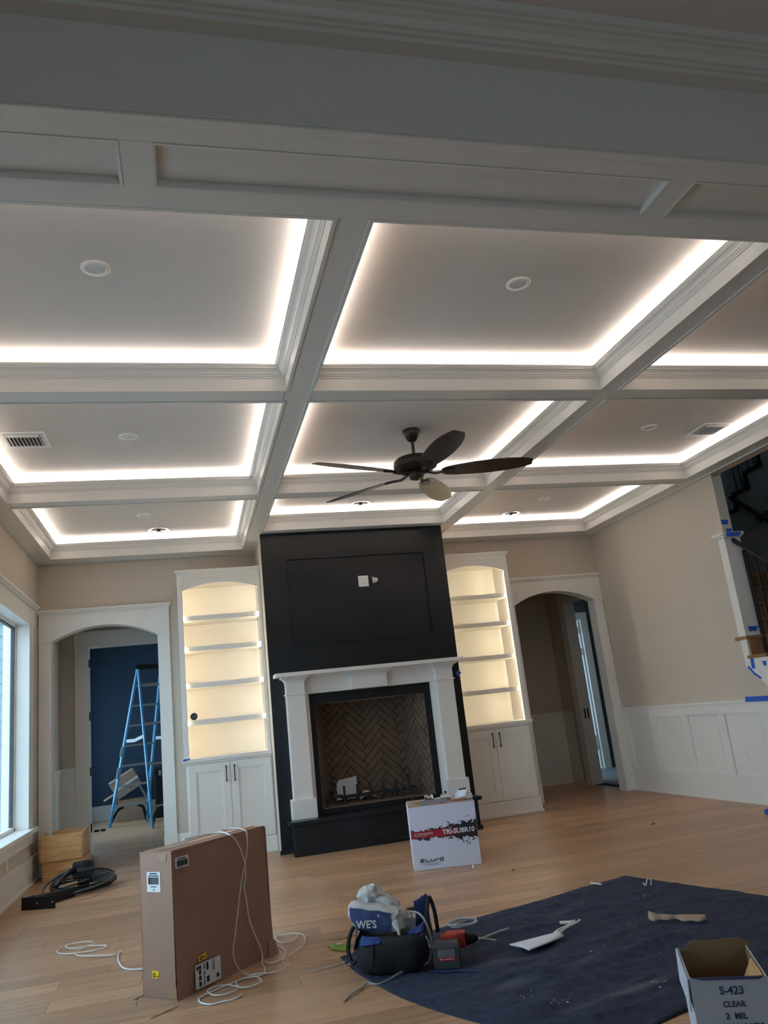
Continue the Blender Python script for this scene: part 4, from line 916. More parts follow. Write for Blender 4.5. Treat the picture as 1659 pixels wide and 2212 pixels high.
# narrow face: looking along local +x, its plane is x = 0 ; u runs -y
lb = obj('barcode_label', B(-.0020, -.0004, .092, .189, .497, .593), M['label'], bx, label='white barcode label on the narrow face')
m = MB(); y_ = .104
while y_ < .178: w_ = random.choice([.0012, .002, .003]); m.box(-.0028, -.002, y_, y_+w_, .533, .568); y_ += w_+random.choice([.0012, .002])
m.box(-.0028, -.002, .105, .176, .572, .577).box(-.0028, -.002, .115, .168, .582, .588).box(-.0028, -.002, .120, .16, .520, .524).box(-.0028, -.002, .137, .143, .503, .511)
obj('barcode', m, M['ink'], lb)
lb = obj('yellow_sticker', B(-.0020, -.0004, .123, .171, .094, .128), M['yellow'], bx, label='yellow sticker with a dark G'); text('G', .026, M['ink'], (-.0026, .166, .099), (0, -1, 0), (0, 0, 1), bx, world=False, bold=.001)
obj('print_line', B(-.0026, -.0018, .126, .140, .10, .106), M['inkr'], lb)

def on_box(pts, off=-.018):
    """(along, height) pairs on the broad face -> world"""
    c, s = math.cos(AZ), math.sin(AZ); return [(-.116+u*c-off*s, 4.51+u*s+off*c, max(z, .006)) for u, z in pts]
def cable(name, pts, r, mat, label, k=4, n=6, cat='cable', group=None):
    o = obj(name, MB().tube(smooth_path(pts, k), r, n), mat, smooth=True); return tag(o, label, cat, group)
Z = .006
boxTopA = [(-.061, 4.877, .70), (-.015, 4.93, .699), (.08, 4.985, .699), (.147, 4.955, .702)]
boxA = [(.41, .703), (.457, .671), (.502, .605), (.53, .524), (.529, .455), (.514, .408), (.527, .33), (.539, .241), (.572, .159), (.607, .094), (.631, .032)]
cab5 = [(.329, 4.865), (.336, 4.789), (.323, 4.683), (.289, 4.65), (.221, 4.662), (.158, 4.619), (.095, 4.577), (.029, 4.52), (-.007, 4.485), (-.016, 4.444), (-.002, 4.389), (.042, 4.343), (.087, 4.351), (.144, 4.352), (.187, 4.4)]
cable('white_cable', boxTopA+on_box(boxA)+[(x, y, Z) for x, y in cab5], .0042, M['cable'], 'white cable over the carton crossing its face, coiling in front of its base')
boxTopB = [(.154, 5.06, .70), (.181, 5.09, .701), (.25, 5.03, .702), (.272, 4.93, .702)]
boxB = [(.558, .69), (.56, .626), (.537, .541), (.499, .461), (.463, .351), (.414, .183), (.395, .129), (.396, .082), (.429, .019)]
cab6 = [(.218, 4.764), (.242, 4.692), (.281, 4.633), (.299, 4.547), (.271, 4.503), (.216, 4.488), (.182, 4.52), (.169, 4.611), (.143, 4.576), (.18, 4.522), (.162, 4.474), (.108, 4.441), (.056, 4.464), (.029, 4.54), (.042, 4.581), (.084, 4.604), (.143, 4.576)]
cable('white_cable', boxTopB+on_box(boxB, -.020)+[(x, y, Z+.004) for x, y in cab6], .0032, M['cable'], 'thin white cable over the carton bowing down its face into double loops')
cab3 = [(.44, 5.357), (.483, 5.417), (.564, 5.404), (.588, 5.355), (.552, 5.244), (.489, 5.202), (.452, 5.288), (.458, 5.374), (.509, 5.382), (.588, 5.355), (.616, 5.287), (.606, 5.146), (.558, 5.013), (.483, 4.908), (.433, 4.818), (.456, 4.73), (.443, 4.681), (.375, 4.636), (.284, 4.664), (.253, 4.663)]
cable('white_cable', [(x, y, Z+.0005*i) for i, (x, y) in enumerate(cab3)], .0032, M['cable'], 'white cable looped on the floor beyond the torn carton corner')
cab4 = [(.431, 5.23), (.465, 5.107), (.474, 5.005), (.449, 4.906), (.402, 4.839), (.364, 4.853), (.345, 4.90)]
cable('white_cable', [(x, y, Z) for x, y in cab4], .0042, M['cable'], 'short curved white cable hugging the torn carton corner')
cab1 = [(-.881, 6.09), (-.894, 6.005), (-.866, 5.928), (-.81, 5.876), (-.746, 5.854), (-.662, 5.839), (-.598, 5.863), (-.583, 5.91), (-.647, 5.957), (-.712, 5.98), (-.744, 5.921), (-.761, 5.842), (-.742, 5.773), (-.686, 5.712), (-.588, 5.65), (-.516, 5.62), (-.488, 5.649)]
cable('white_cable', [(x, y, Z+.0006*i) for i, (x, y) in enumerate(cab1)], .0042, M['cable'], 'white cable snaking loosely on bare floor between carton and window')
cab1b = [(-.666, 6.055), (-.701, 5.984), (-.761, 5.968), (-.821, 6.004), (-.854, 6.082), (-.848, 6.114), (-.798, 6.127), (-.74, 6.122), (-.689, 6.085)]
cable('white_cable', [(x, y, Z+.006) for x, y in cab1b], .0042, M['cable'], 'oval white cable loop lying behind the snaking cable')
cab2 = [(-.475, 5.717), (-.486, 5.647), (-.48, 5.536), (-.46, 5.4), (-.426, 5.288), (-.382, 5.234), (-.319, 5.197), (-.22, 5.16)]
cable('white_cable', [(x, y, Z) for x, y in cab2], .0048, M['cable'], 'thick white cable end curving out from behind the carton')
def strip(name, pts, w_, mat, label, cat, th=.002):
    P = smooth_path(pts, 4); V = []; n = len(P); rings = []
    for i, p in enumerate(P):
        t = (P[min(n-1, i+1)]-P[max(0, i-1)]).normalized(); s_ = t.cross(Vector((0, 0, 1))).normalized()*(w_/2)
        tw = .5*math.sin(i*.9); s_ = s_*math.cos(tw)+Vector((0, 0, 1))*(w_/2*abs(math.sin(tw)))
        u = Vector((0, 0, th))
        rings.append([tuple(p-s_), tuple(p+s_), tuple(p+s_+u), tuple(p-s_+u)])
    o = obj(name, MB().loft(rings), mat); return tag(o, label, cat)
flat2 = [(.849, 4.677), (.775, 4.631), (.693, 4.593), (.635, 4.582), (.577, 4.572), (.545, 4.583)]
strip('flat_strap', [(x, y, .003) for x, y in flat2], .013, M['cableg'], 'twisted grey plastic strap on the floor beside the tool bag', 'strap')
strip('flat_strap', [(-.239, 4.326, .002), (-.18, 4.37, .002), (-.115, 4.43, .002)], .006, M['cableg'], 'thin grey strap end on the floor before the carton corner', 'strap')
strip('flat_strap', [(-.335, 4.66, .002), (-.300, 4.70, .002), (-.27, 4.735, .002)], .006, M['cableg'], 'tiny grey strap end poking from the narrow carton side', 'strap')
strip('flat_strap', [(.747, 5.117, .002), (.793, 5.09, .002), (.849, 5.105, .002), (.917, 5.128, .002)], .006, M['cableg'], 'thin brown strap on the floor behind the green packet', 'strap')

# ---- printed white carton with hardware on top
SA = math.atan2(-.126, .536)
sb = thing('speaker_carton', 'white printed carton with red band and black ink splash before the hearth', 'box', (1.717, 6.70, 0), SA)
obj('carton', MB().loft([[(.0, .001, 0), (.55, .001, 0), (.55, .47, 0), (0, .47, 0)], [(-.004, .001, .49), (.555, .001, .492), (.552, .47, .49), (-.004, .47, .49)]]), M['wbox'], sb, bevel=.004)
obj('printed_front', B(0.001, .549, -.0005, .0012, .004, .488), M['print'], sb)
obj('top_flap', B(0.0, .55, .0, .235, .490, .496), M['card2'], sb, bevel=.002); obj('top_flap', B(0.0, .55, .237, .47, .490, .496), M['card2'], sb, bevel=.002)
text('TRI-SUBR10', .052, M['paper'], (.262, -.0012, .257), (1, 0, 0), (0, 0, 1), sb, world=False, xs=1.0, bold=.0012)
text('10" PERFORMANCE', .0175, M['paper'], (.024, -.0012, .271), (1, 0, 0), (0, 0, 1), sb, world=False, xs=1.05)
text('POWERED SUBWOOFER', .009, M['paper'], (.024, -.0012, .259), (1, 0, 0), (0, 0, 1), sb, world=False, xs=1.1)
# outlined wordmark drawn from bars
m = MB(); zb_, hh, tk = .060, .026, .0065
def seg(x0, x1, z0, z1): m.box(x0, x1, -.0016, -.0006, z0, z1)
x = .055
seg(x, x+.034, zb_+hh-tk, zb_+hh); seg(x, x+tk, zb_, zb_+hh); seg(x, x+.034, zb_, zb_+tk); seg(x, x+.030, zb_+hh/2-tk/2, zb_+hh/2+tk/2); seg(x+.028, x+.034, zb_+hh/2, zb_+hh)
x = .099; seg(x, x+tk, zb_, zb_+hh); seg(x, x+.030, zb_, zb_+tk)
x = .137; seg(x, x+tk, zb_, zb_+hh*.8); seg(x+.028, x+.028+tk, zb_, zb_+hh*.8); seg(x, x+.034, zb_, zb_+tk)
x = .180; seg(x, x+tk, zb_, zb_+hh*.8); seg(x, x+.026, zb_+hh*.8-tk, zb_+hh*.8)
x = .213; seg(x, x+.034, zb_+hh-tk, zb_+hh); seg(x+.028, x+.034, zb_, zb_+hh); seg(x, x+.034, zb_, zb_+tk); seg(x, x+tk, zb_, zb_+hh*.6); seg(x, x+.034, zb_+hh*.6-tk*.6, zb_+hh*.6)
obj('wordmark', m, M['ink'], sb); obj('rule_line', B(.055, .247, -.0014, -.0006, .0495, .0508), M['grey'], sb)
text('HOME | PERFORMANCE', .0105, M['grey'], (.080, -.0012, .036), (1, 0, 0), (0, 0, 1), sb, world=False, xs=1.15)
c_, s_ = math.cos(SA), math.sin(SA)
def onsub(x, y, z=.4965): return (1.717+x*c_-y*s_, 6.70+x*s_+y*c_, z)
t = thing('steel_channel', 'grey steel channel bar lying on the printed carton', 'bracket', onsub(.20, .05), SA+R(3))
obj('base', B(-.10, .13, -.02, .02, 0, .004), M['steel'], t); obj('flange', B(-.10, .13, -.02, -.016, .004, .034), M['steel'], t); obj('flange', B(-.10, .13, .016, .02, .004, .03), M['steel'], t)
t = thing('mount_bracket', 'bent chrome bracket with copper nuts at the end of the printed carton', 'bracket', onsub(.095, .13), SA)
obj('ear', MB().loft([[(-.03, -.02, 0), (-.026, -.02, 0), (-.026, .03, 0), (-.03, .03, 0)], [(-.05, -.01, .055), (-.046, -.01, .055), (-.046, .02, .055), (-.05, .02, .055)]]), M['chrome'], t)
obj('foot', B(-.03, .05, -.02, .03, 0, .003), M['chrome'], t)
brass = pm('brass nuts', (.62, .36, .10), .3, .1, 10, 0, .9)
for k in range(4): obj('nut', MB().lathe([(.006, .003), (.010, .003), (.010, .013), (.005, .013)], (.0+.013*k-.012, .005*(-1)**k, 0), 6), brass, t)
def spool(x, y, r, l, ang, label, mat2):
    t = thing('metal_fitting', label, 'fitting', onsub(x, y, .4965+r), SA+ang); m = MB()
    prof = [(r*.35, -l/2), (r, -l/2), (r, -l/2+.008), (r*.72, -l/2+.010), (r*.72, l/2-.012), (r*.9, l/2-.010), (r*.9, l/2), (r*.4, l/2)]
    o = obj('body', m.lathe(prof, n=20), M['chrome'], t, smooth=True); o.rotation_euler = (0, R(90), 0)
    o = obj('insert', MB().lathe([(r*.5, -l/2-.004), (r*.5, l/2+.006), (.002, l/2+.007)], n=14), mat2, t, smooth=True); o.rotation_euler = (0, R(90), 0)
spool(.190, .14, .034, .06, R(20), 'round chrome ring fitting next to the copper nuts', M['blackm'])
spool(.335, .13, .030, .085, R(-15), 'fat chrome barrel fitting in the middle of the carton top', M['paper'])
spool(.262, .11, .020, .05, R(60), 'small chrome fitting between ring and barrel', M['grey'])
t = thing('terminal_block', 'small black terminal standing on the barrel fitting', 'connector', onsub(.335, .15, .4965+.060), SA)
obj('body', B(-.010, .010, -.008, .008, 0, .018), M['blackm'], t); obj('pin', B(-.003, .003, -.003, .003, .018, .026), M['chrome'], t)
t = thing('parts_bag', 'clear plastic parts bag with printed card on the carton corner', 'bag', onsub(.46, .10), SA)
random.seed(9)
def pb(a, b): return (-.085+.17*a+.02*b, -.05+.10*b, .004+.085*math.sin(math.pi*min(1, max(0, a*.9+.05)))*(.35+.65*b)+.020*noise.noise((a*6, b*6, 3)))
o = obj('film', MB().grid(pb, 16, 12), M['bagclear'], t); so = o.modifiers.new('solid', 'SOLIDIFY'); so.thickness = .002
o = obj('card', MB().hexa([(-.045, -.045, .02), (.035, -.062, .035), (.055, -.05, .10), (-.02, -.033, .095), (-.045, -.043, .02), (.035, -.060, .035), (.055, -.048, .10), (-.02, -.031, .095)]), M['paper'], t)
obj('card_print', MB().hexa([(-.022, -.036, .080), (.040, -.0535, .084), (.052, -.052, .099), (-.016, -.035, .094), (-.022, -.035, .080), (.040, -.0525, .084), (.052, -.051, .099), (-.016, -.034, .094)]), M['ink'], t)
obj('cable_ring', MB().tube([(.055+.028*math.cos(a*math.pi/8), -.056, .04+.025*math.sin(a*math.pi/8)) for a in range(16)], .004, 6, True), M['wire'], t, smooth=True)
t = tag(obj('red_tag', MB().lathe([(.028, 0), (.028, .004), (.001, .005)], onsub(.285, .035), 16), M['red']), 'flat red and white tag under the steel channel', 'tag')

# ---- honey wood drawer boxes
def drawer_box(name, x0, x1, y0, y1, z0, h_, label, th=.018, inset=0):
    t = thing(name, label, 'wooden box', ((x0+x1)/2, (y0+y1)/2, z0), group='stacked honey wooden boxes'); a, b = (x1-x0)/2, (y1-y0)/2
    random.seed(len(label))
    for k in range(2):
        zz0, zz1 = h_*k/2, h_*(k+1)/2; cut = random.uniform(-.3, .3)*a
        obj('front_board', B(-a, cut-.0006, -b, -b+th, zz0+.0006, zz1-.0006), M['bamboo'], t); obj('front_board', B(cut+.0006, a, -b, -b+th, zz0+.0006, zz1-.0006), M['bamboo'], t)
        obj('back_board', B(-a, a, b-th, b, zz0+.0006, zz1-.0006), M['bamboo'], t)
    for s in (-1, 1): obj('side_board', B(s*a-(th if s > 0 else 0), s*a+(0 if s > 0 else th), -b+th, b-th, 0, h_), M['bamboo'], t)
    obj('bottom', B(-a+th, a-th, -b+th, b-th, .004, .012), M['bamboo'], t)
    n = int(h_/.028); m = MB()
    for s in (-1, 1):
        for k in range(n): m.box(s*a-(.018 if s > 0 else 0)-.0007, s*a+(0 if s > 0 else .018)+.0007, -b-.0007, -b+.010, .010+.028*k, .024+.028*k)
    obj('dovetail', m, M['edge'], t)
    return t
drawer_box('wooden_box', -1.505, -1.085, 9.14, 9.60, 0.0, .190, 'honey wooden box at the bottom of the stack by the arch')
drawer_box('wooden_box', -1.528, -1.108, 9.12, 9.62, .190, .245, 'honey wooden box on top of the stack by the arch')

# ---- wall fan lying on the floor
t = thing('floor_fan', 'black wire-cage wall fan lying on its face on the floor', 'fan', (-1.01, 8.33, 0), R(12))
def circ(r, z, n=40, cx=0, cy=0): return [(cx+r*math.cos(2*math.pi*i/n), cy+r*math.sin(2*math.pi*i/n), z) for i in range(n)]
RF = .285
m = MB()
for r, z, q in ((RF, .055, .009), (RF, .075, .006), (.24, .022, .004), (.17, .008, .0035), (.10, .006, .0035), (.25, .125, .004), (.19, .150, .004), (.13, .160, .004)): m.tube(circ(r, z), q, 5, True)
obj('cage_ring', m, M['blackm'], t, smooth=True)
m = MB()
for i in range(64):
    a = 2*math.pi*i/64; c, s = math.cos(a), math.sin(a)
    m.tube([(c*.05, s*.05, .006), (c*.19, s*.19, .008), (c*.25, s*.25, .026), (c*RF, s*RF, .058)], .0017, 4); m.tube([(c*.09, s*.09, .165), (c*.19, s*.19, .152), (c*.25, s*.25, .127), (c*RF, s*RF, .072)], .0017, 4)
obj('cage_wire', m, M['blackm'], t, kind='stuff')
for k in range(3):
    a0 = 2*math.pi*k/3; o = MB().grid(lambda u, v, a0=a0: ((.05+.19*u)*math.cos(a0+(v-.5)*1.25), (.05+.19*u)*math.sin(a0+(v-.5)*1.25), .09+.05*(v-.5)), 5, 6); o = obj('fan_blade', o, M['grey'], t, smooth=True); so = o.modifiers.new('solid', 'SOLIDIFY'); so.thickness = .003
obj('motor_housing', MB().lathe([(.03, .09), (.095, .12), (.098, .165), (.096, .225), (.088, .245), (.04, .250), (.001, .250)], n=28), M['blackm'], t, smooth=True)
obj('motor_vent', MB().lathe([(.0985, .17), (.1005, .172), (.1005, .20), (.0985, .202)], n=28), M['grey'], t, smooth=True)
obj('hub', MB().lathe([(.045, .02), (.05, .03), (.05, .10), (.02, .11)], n=20), M['blackm'], t, smooth=True)
obj('yoke', MB().tube(smooth_path([(-.06, -.05, .20), (-.12, -.08, .19), (-.19, -.11, .14), (-.25, -.16, .09)]), .022, 8), M['blackm'], t, smooth=True)
obj('label_plate', B(-.112, -.100, -.035, -.005, .17, .215), M['label'], t, label='small white label on the fan motor')
obj('power_cord', MB().tube(smooth_path([(-.08, .0, .20), (-.22, .02, .15), (-.33, -.04, .09), (-.345, -.13, .04), (-.30, -.20, .02), (-.18, -.29, .03), (0, -.315, .05), (.15, -.27, .07), (.24, -.17, .10), (.262, -.06, .13)], 6), .010, 8), M['grey'], t, smooth=True)
t = thing('wall_bracket', 'black steel mounting bracket on the floor joined to the fan lying there', 'bracket', (-1.29, 7.69, 0), math.atan2(-.138, .281))
pl_ = obj('plate', B(-.157, .157, -.006, .006, 0, .098), M['blackm'], t, bevel=.001)
for xx in (-.005, .14): o = obj('bolt', MB().lathe([(.007, 0), (.007, .004), (.001, .005)], n=10), M['chrome'], pl_, loc=(xx, -.007, .052 if xx > 0 else .048)); o.rotation_euler = (R(90), 0, 0)
obj('arm', MB().loft([[(-.15, .006, .01), (-.06, .006, .01), (-.06, .006, .09), (-.15, .006, .095)], [(.02, .42, .01), (.08, .40, .01), (.08, .40, .075), (.02, .42, .08)]]), M['blackm'], t)
obj('wing_nut', MB().lathe([(.004, 0), (.012, .002), (.012, .012), (.004, .014)], (-.10, .06, .096), 12), M['chrome'], t)
cable('brown_twig', [(-.98, 7.86, .004), (-.95, 7.80, .004), (-.88, 7.86, .004), (-.80, 7.99, .004)], .002, M['edge'], 'thin brown offcut on the floor before the lying fan', cat='offcut')

# ---- moving blanket
P0, P1, P3 = Vector((.735, 4.72, 0)), Vector((2.868, 5.382, 0)), Vector((1.300, 2.97, 0)); P2 = Vector((3.42, 3.64, 0))
def tarp_fn(a, b):
    p = (P0*(1-a)+P1*a)*(1-b)+(P3*(1-a)+P2*a)*b
    e = noise.noise((p.x*2.3, p.y*2.3, 5))*.03
    dx = -.11*math.sin(math.pi*min(1, b*1.15))*(1-a)**2
    q = noise.noise((p.x*3.1+p.y*1.2, p.y*6-p.x*2.2, 1)); q2 = noise.noise((p.x*9, p.y*13, 2))
    q3 = 1-abs(noise.noise((p.x*2.2+p.y*.8, p.y*4.4-p.x*1.5, 9)))*2.4
    z = .008+.014*max(0, q)+.008*max(0, q2)+.012*max(0, q3)**3+.016*max(0, .28-abs(p.y-3.98-.09*math.sin((p.x-1.9)*4)))/.28*math.exp(-((p.x-2.1)/.35)**2)
    ed = min(a, 1-a, b, 1-b); z *= min(1, .35+ed*9)
    for cx_, cy_, rr in ((.985, 4.41, .34), (1.19, 4.16, .20)):
        dd = math.hypot(p.x-cx_, p.y-cy_); k_ = max(0, min(1, (dd-rr)/.15)); z = .007*(1-k_)+z*k_
    return (p.x+e*(1-a)*.6+dx, p.y+e*(1-b)*.8, z)
o = obj('moving_blanket', MB().grid(tarp_fn, 110, 90), M['tarp'], smooth=True); so = o.modifiers.new('solid', 'SOLIDIFY'); so.thickness = .005; so.offset = -1
tag(o, 'navy moving blanket spread on the floor, dusty and wrinkled', 'blanket')
TZ = .012
BV = [tarp_fn(i/60, j/50) for i in range(61) for j in range(51)]
def bz_at(x, y, rad=.03):
    near = [q[2] for q in BV if (q[0]-x)**2+(q[1]-y)**2 < rad*rad*4]
    return max(near) if near else .008
def onb(pts, lift=.0): return [(p[0], p[1], bz_at(p[0], p[1])+p[2]+lift) for p in pts]
# ---- tool bag
BA = R(-21)
tb = thing('tool_bag', 'black nylon tool bag with blue lining, overfilled, on the blanket corner', 'bag', (.985, 4.41, .012), BA)
def srect(hw, hd, z, cx=0, cy=0, p=5.0, n=36, amp=.006, sd=0):
    out = []
    for i in range(n):
        a = 2*math.pi*i/n; c, s = math.cos(a), math.sin(a); k = (abs(c)**p+abs(s)**p)**(-1/p); d = 1+amp*12*noise.noise((c*1.7, s*1.7, z*9+sd))
        out.append((cx+hw*c*k*d, cy+hd*s*k*d, z+.006*noise.noise((c*2, s*2, z*5+sd+4))))
    return out
rings = [srect(.150, .175, 0), srect(.168, .195, .02), srect(.184, .205, .07), srect(.192, .208, .12), srect(.186, .205, .155), srect(.178, .195, .168), srect(.160, .175, .160), srect(.152, .17, .13)]
obj('body', MB().loft(rings), M['bag'], tb, smooth=True)
obj('lining', MB().loft([srect(.176, .192, .150), srect(.172, .188, .176, amp=.01), srect(.162, .18, .170), srect(.158, .174, .14)], cap=False), M['bag'], tb, smooth=True)
def flap(pts, name='lining_flap', mat='bagblue'):
    o = obj(name, MB().grid(lambda a, b: tuple((Vector(pts[0])*(1-a)+Vector(pts[1])*a)*(1-b)+(Vector(pts[3])*(1-a)+Vector(pts[2])*a)*b+Vector((0, 0, .012*noise.noise((a*5, b*5, pts[0][0]*20))))), 8, 5), M[mat], tb, smooth=True); so = o.modifiers.new('solid', 'SOLIDIFY'); so.thickness = .004
flap([(-.150, -.205, .140), (-.05, -.212, .150), (-.03, -.190, .168), (-.14, -.175, .182)])
flap([(-.20, -.10, .09), (-.186, -.19, .13), (-.165, -.16, .20), (-.19, -.05, .20)])
flap([(.08, -.205, .145), (.165, -.19, .150), (.175, -.10, .205), (.10, -.15, .185)])
flap([(.12, .02, .16), (.185, .10, .16), (.180, .12, .285), (.115, .04, .275)])
obj('seam', MB().tube([(-.085, -.178, .0), (-.09, -.203, .05), (-.088, -.212, .10), (-.08, -.205, .15)], .004, 6), M['bag'], tb, smooth=True)
obj('strap', MB().tube(smooth_path([(-.17, .06, .18), (-.215, .0, .18), (-.245, -.03, .10), (-.225, -.06, .03), (-.19, -.07, .05)]), .011, 6), M['bag'], tb, smooth=True)
obj('handle', MB().tube(smooth_path([(.170, -.02, .17), (.19, .02, .27), (.20, .05, .28), (.215, .07, .21), (.222, .07, .11)]), .011, 6), M['bag'], tb, smooth=True)
obj('zip_tab', MB().tube(smooth_path([(.180, -.165, .155), (.192, -.17, .13), (.188, -.15, .12), (.195, -.16, .10)]), .003, 5), M['wire'], tb, smooth=True)
# white canvas sack on the bag
sk = thing('canvas_sack', 'pale canvas sack with navy print lying on the tool bag', 'sack', (.915, 4.425, .170), BA-R(6))
def sgn_pow(v, p): return math.copysign(abs(v)**p, v)
def wr(x, y, z, k): return abs(noise.noise((x*14+k, y*14, z*14)))*1.6+.5*abs(noise.noise((x*34, y*34+k, z*34)))
def sack(u, v):
    a = 2*math.pi*u; ph = math.pi*(v-.5); c = max(0, math.cos(ph))**.32
    x = .150*c*sgn_pow(math.cos(a), .62); y = .092*c*sgn_pow(math.sin(a), .62); z = .075+.072*sgn_pow(math.sin(ph), .5)
    f = 1.05-.10*wr(x, y, z, 2)+.10*noise.noise((x*7, y*7, z*7))
    z -= max(0, x-.03)*.35*max(0, z/.15); z += .02*max(0, -x-.02)/.1
    return (x*f, y*f, z*(.95+.08*noise.noise((x*9, y*9, 4))))
obj('cloth', MB().grid(sack, 72, 44), M['sack'], sk, smooth=True)
def knot(cx, cy, cz, rx, ry, rz_, k, tilt):
    def f(u, v):
        a = 2*math.pi*u; ph = math.pi*(v-.5); c = max(0, math.cos(ph))**.6; x, y, z = rx*c*math.cos(a), ry*c*math.sin(a), rz_*math.sin(ph)
        q = 1.1-.28*wr(x*1.6, y*1.6, z*1.6, k); x, y, z = x*q, y*q, z*q
        return (cx+x*math.cos(tilt)+z*math.sin(tilt), cy+y, cz-x*math.sin(tilt)+z*math.cos(tilt))
    return f
obj('gathered_neck', MB().grid(knot(-.045, .02, .172, .070, .050, .046, 5, -.35), 40, 26), M['sack'], sk, smooth=True)
obj('gathered_neck', MB().grid(knot(.035, .03, .140, .080, .045, .028, 9, .38), 40, 22), M['sack'], sk, smooth=True)
def patch(a, b):
    u = .630+.185*a; v = .26+.40*b; p = Vector(sack(u, v)); d = Vector((p.x, p.y, 0)).normalized(); return tuple(p+d*.007)
o = obj('navy_print', MB().grid(patch, 22, 16), M['sackblue'], sk, smooth=True)
text("WE'S", .050, M['sack'], (-.092, -.113, .045), (.985, -.10, .0), (.0, .05, .99), sk, world=False, bold=.0012)
text('\u00ae', .020, M['sack'], (.022, -.117, .092), (.985, -.10, .0), (.0, .05, .99), sk, world=False)
obj('drawstring', MB().tube(smooth_path([(.02, .0, .185), (.06, -.02, .175), (.105, -.03, .14), (.125, -.05, .10)]), .003, 5), M['cableg'], sk, smooth=True)
obj('tied_corner', MB().tube(smooth_path([(.09, -.06, .06), (.115, -.085, .03), (.125, -.10, .0), (.132, -.108, -.03)]), [.026, .024, .022, .018, .013, .010, .008, .007, .006, .005, .004, .004, .003], 8), M['sack'], sk, smooth=True)
t = thing('glove', 'pale work glove stuffed in the tool bag beside the sack', 'glove', (1.07, 4.40, .165), BA)
obj('palm', MB().loft([srect(.030, .045, -.01, amp=.01), srect(.036, .05, .03, amp=.012), srect(.034, .045, .065, amp=.012), srect(.015, .02, .08)]), M['sack'], t, smooth=True)
for k in range(4): obj('finger', MB().tube(smooth_path([(-.026+.017*k, -.02, .06), (-.028+.02*k, -.045, .075), (-.03+.022*k, -.07, .06)]), .0095, 8), M['sack'], t, smooth=True)
t = thing('red_handle_tool', 'red and black tool handle showing in the tool bag', 'tool', (1.10, 4.43, .155), BA+R(30))
obj('grip', B(-.02, .02, -.012, .012, 0, .075), M['red'], t, bevel=.006); obj('head', B(-.03, .04, -.015, .015, .075, .10), M['grey'], t, bevel=.006)
flat1 = [(1.04, 4.38, .22), (1.075, 4.33, .255), (1.11, 4.27, .235), (1.13, 4.235, .15), (1.115, 4.225, .06), (1.088, 4.235, .03), (1.04, 4.25, .022), (.951, 4.22, .018), (.898, 4.186, .012), (.824, 4.157, .006), (.774, 4.185, .012), (.738, 4.145, .006), (.699, 4.104, .012), (.662, 4.071, .006), (.63, 4.021, .006)]
cable('flat_cable', flat1, .0055, M['cableg'], 'pale flat cable arching out of the tool bag onto the floor', n=6)
# ---- impact driver with battery
t = thing('cordless_driver', 'red and black cordless driver on the blanket, battery facing the room', 'tool', (1.178, 4.15, .009), R(-22))
bt = obj('battery', MB().loft([[(-.062, 0, .004), (.062, 0, .004), (.062, .075, .004), (-.062, .075, .004)], [(-.066, -.002, .03), (.066, -.002, .03), (.066, .075, .03), (-.066, .075, .03)], [(-.066, -.002, .10), (.066, -.002, .10), (.066, .07, .10), (-.066, .07, .10)], [(-.056, .006, .122), (.056, .006, .122), (.056, .07, .122), (-.056, .07, .122)]]), M['grey'], t, bevel=.004)
obj('battery_label', B(-.042, .044, -.0045, -.0018, .042, .092), M['steel'], bt); obj('battery_label_band', B(-.042, .044, -.0052, -.004, .042, .058), M['inkr'], bt); obj('label_print', MB().box(-.034, -.018, -.0056, -.005, .047, .053).box(-.01, .036, -.0056, -.005, .048, .052), M['pink'], bt)
obj('latch', B(-.07, -.060, .0, .04, .05, .075), M['blackm'], bt)
obj('handle', MB().tube(smooth_path([(.0, .07, .07), (.01, .12, .075), (.03, .17, .08)]), [.03, .028, .026, .025, .025, .026, .028, .03, .034], 10), M['blackm'], t, smooth=True)
obj('body_shell', MB().box(-.03, .055, .06, .10, .10, .142).box(-.02, .09, .15, .22, .05, .125), M['red'], t, bevel=.010)
obj('nose', MB().tube([(.09, .19, .085), (.13, .20, .085), (.15, .205, .08)], [.032, .026, .016], 12), M['blackm'], t, smooth=True)
obj('bit', MB().tube([(.15, .205, .08), (.24, .23, .055)], .005, 6), M['steel'], t, smooth=True)
t = tag(obj('blue_tarp_scrap', MB().grid(lambda a, b: (1.08+.22*a+.05*b, 4.20-.14*a-.075*b+.02*math.sin(a*3), .011+.006*noise.noise((a*5, b*5, 2))), 10, 5), M['bagdark'], smooth=True), 'blue nylon flap under the driver battery', 'cloth')
# ---- bits on and around the blanket
def coil(label, cx, cy, rx, ry, ang, loops, r, mat):
    pts = []
    random.seed(2)
    for i in range(loops*20):
        a = 2*math.pi*i/20; k = 1+.05*math.sin(i*.37)+random.uniform(-.01, .01); x, y = rx*k*math.cos(a), ry*k*math.sin(a)
        pts.append((cx+x*math.cos(ang)-y*math.sin(ang), cy+x*math.sin(ang)+y*math.cos(ang), bz_at(cx, cy, .06)+.004+.004*(i//20)+.003*math.sin(i*.9)))
    o = obj('wire_coil', MB().tube(pts, r, 5), mat, smooth=True); tag(o, label, 'wire')
coil('coil of silver wire on the blanket edge behind the tool bag', 1.50, 4.855, .088, .07, R(10), 5, .0026, M['wire'])
PZ = bz_at(1.70, 4.22, .10)+.004
def paper_roll(a, b):
    u = Vector((1.555, 4.265)); d = Vector((.262, .045)); p = Vector((.05, -.165))
    h_ = .006+.022*math.sin(math.pi*b**1.6)*(.25+.75*a**3); q = u+d*a+p*b*(.55+.35*(1-a)) ; return (q.x, q.y, PZ+h_)
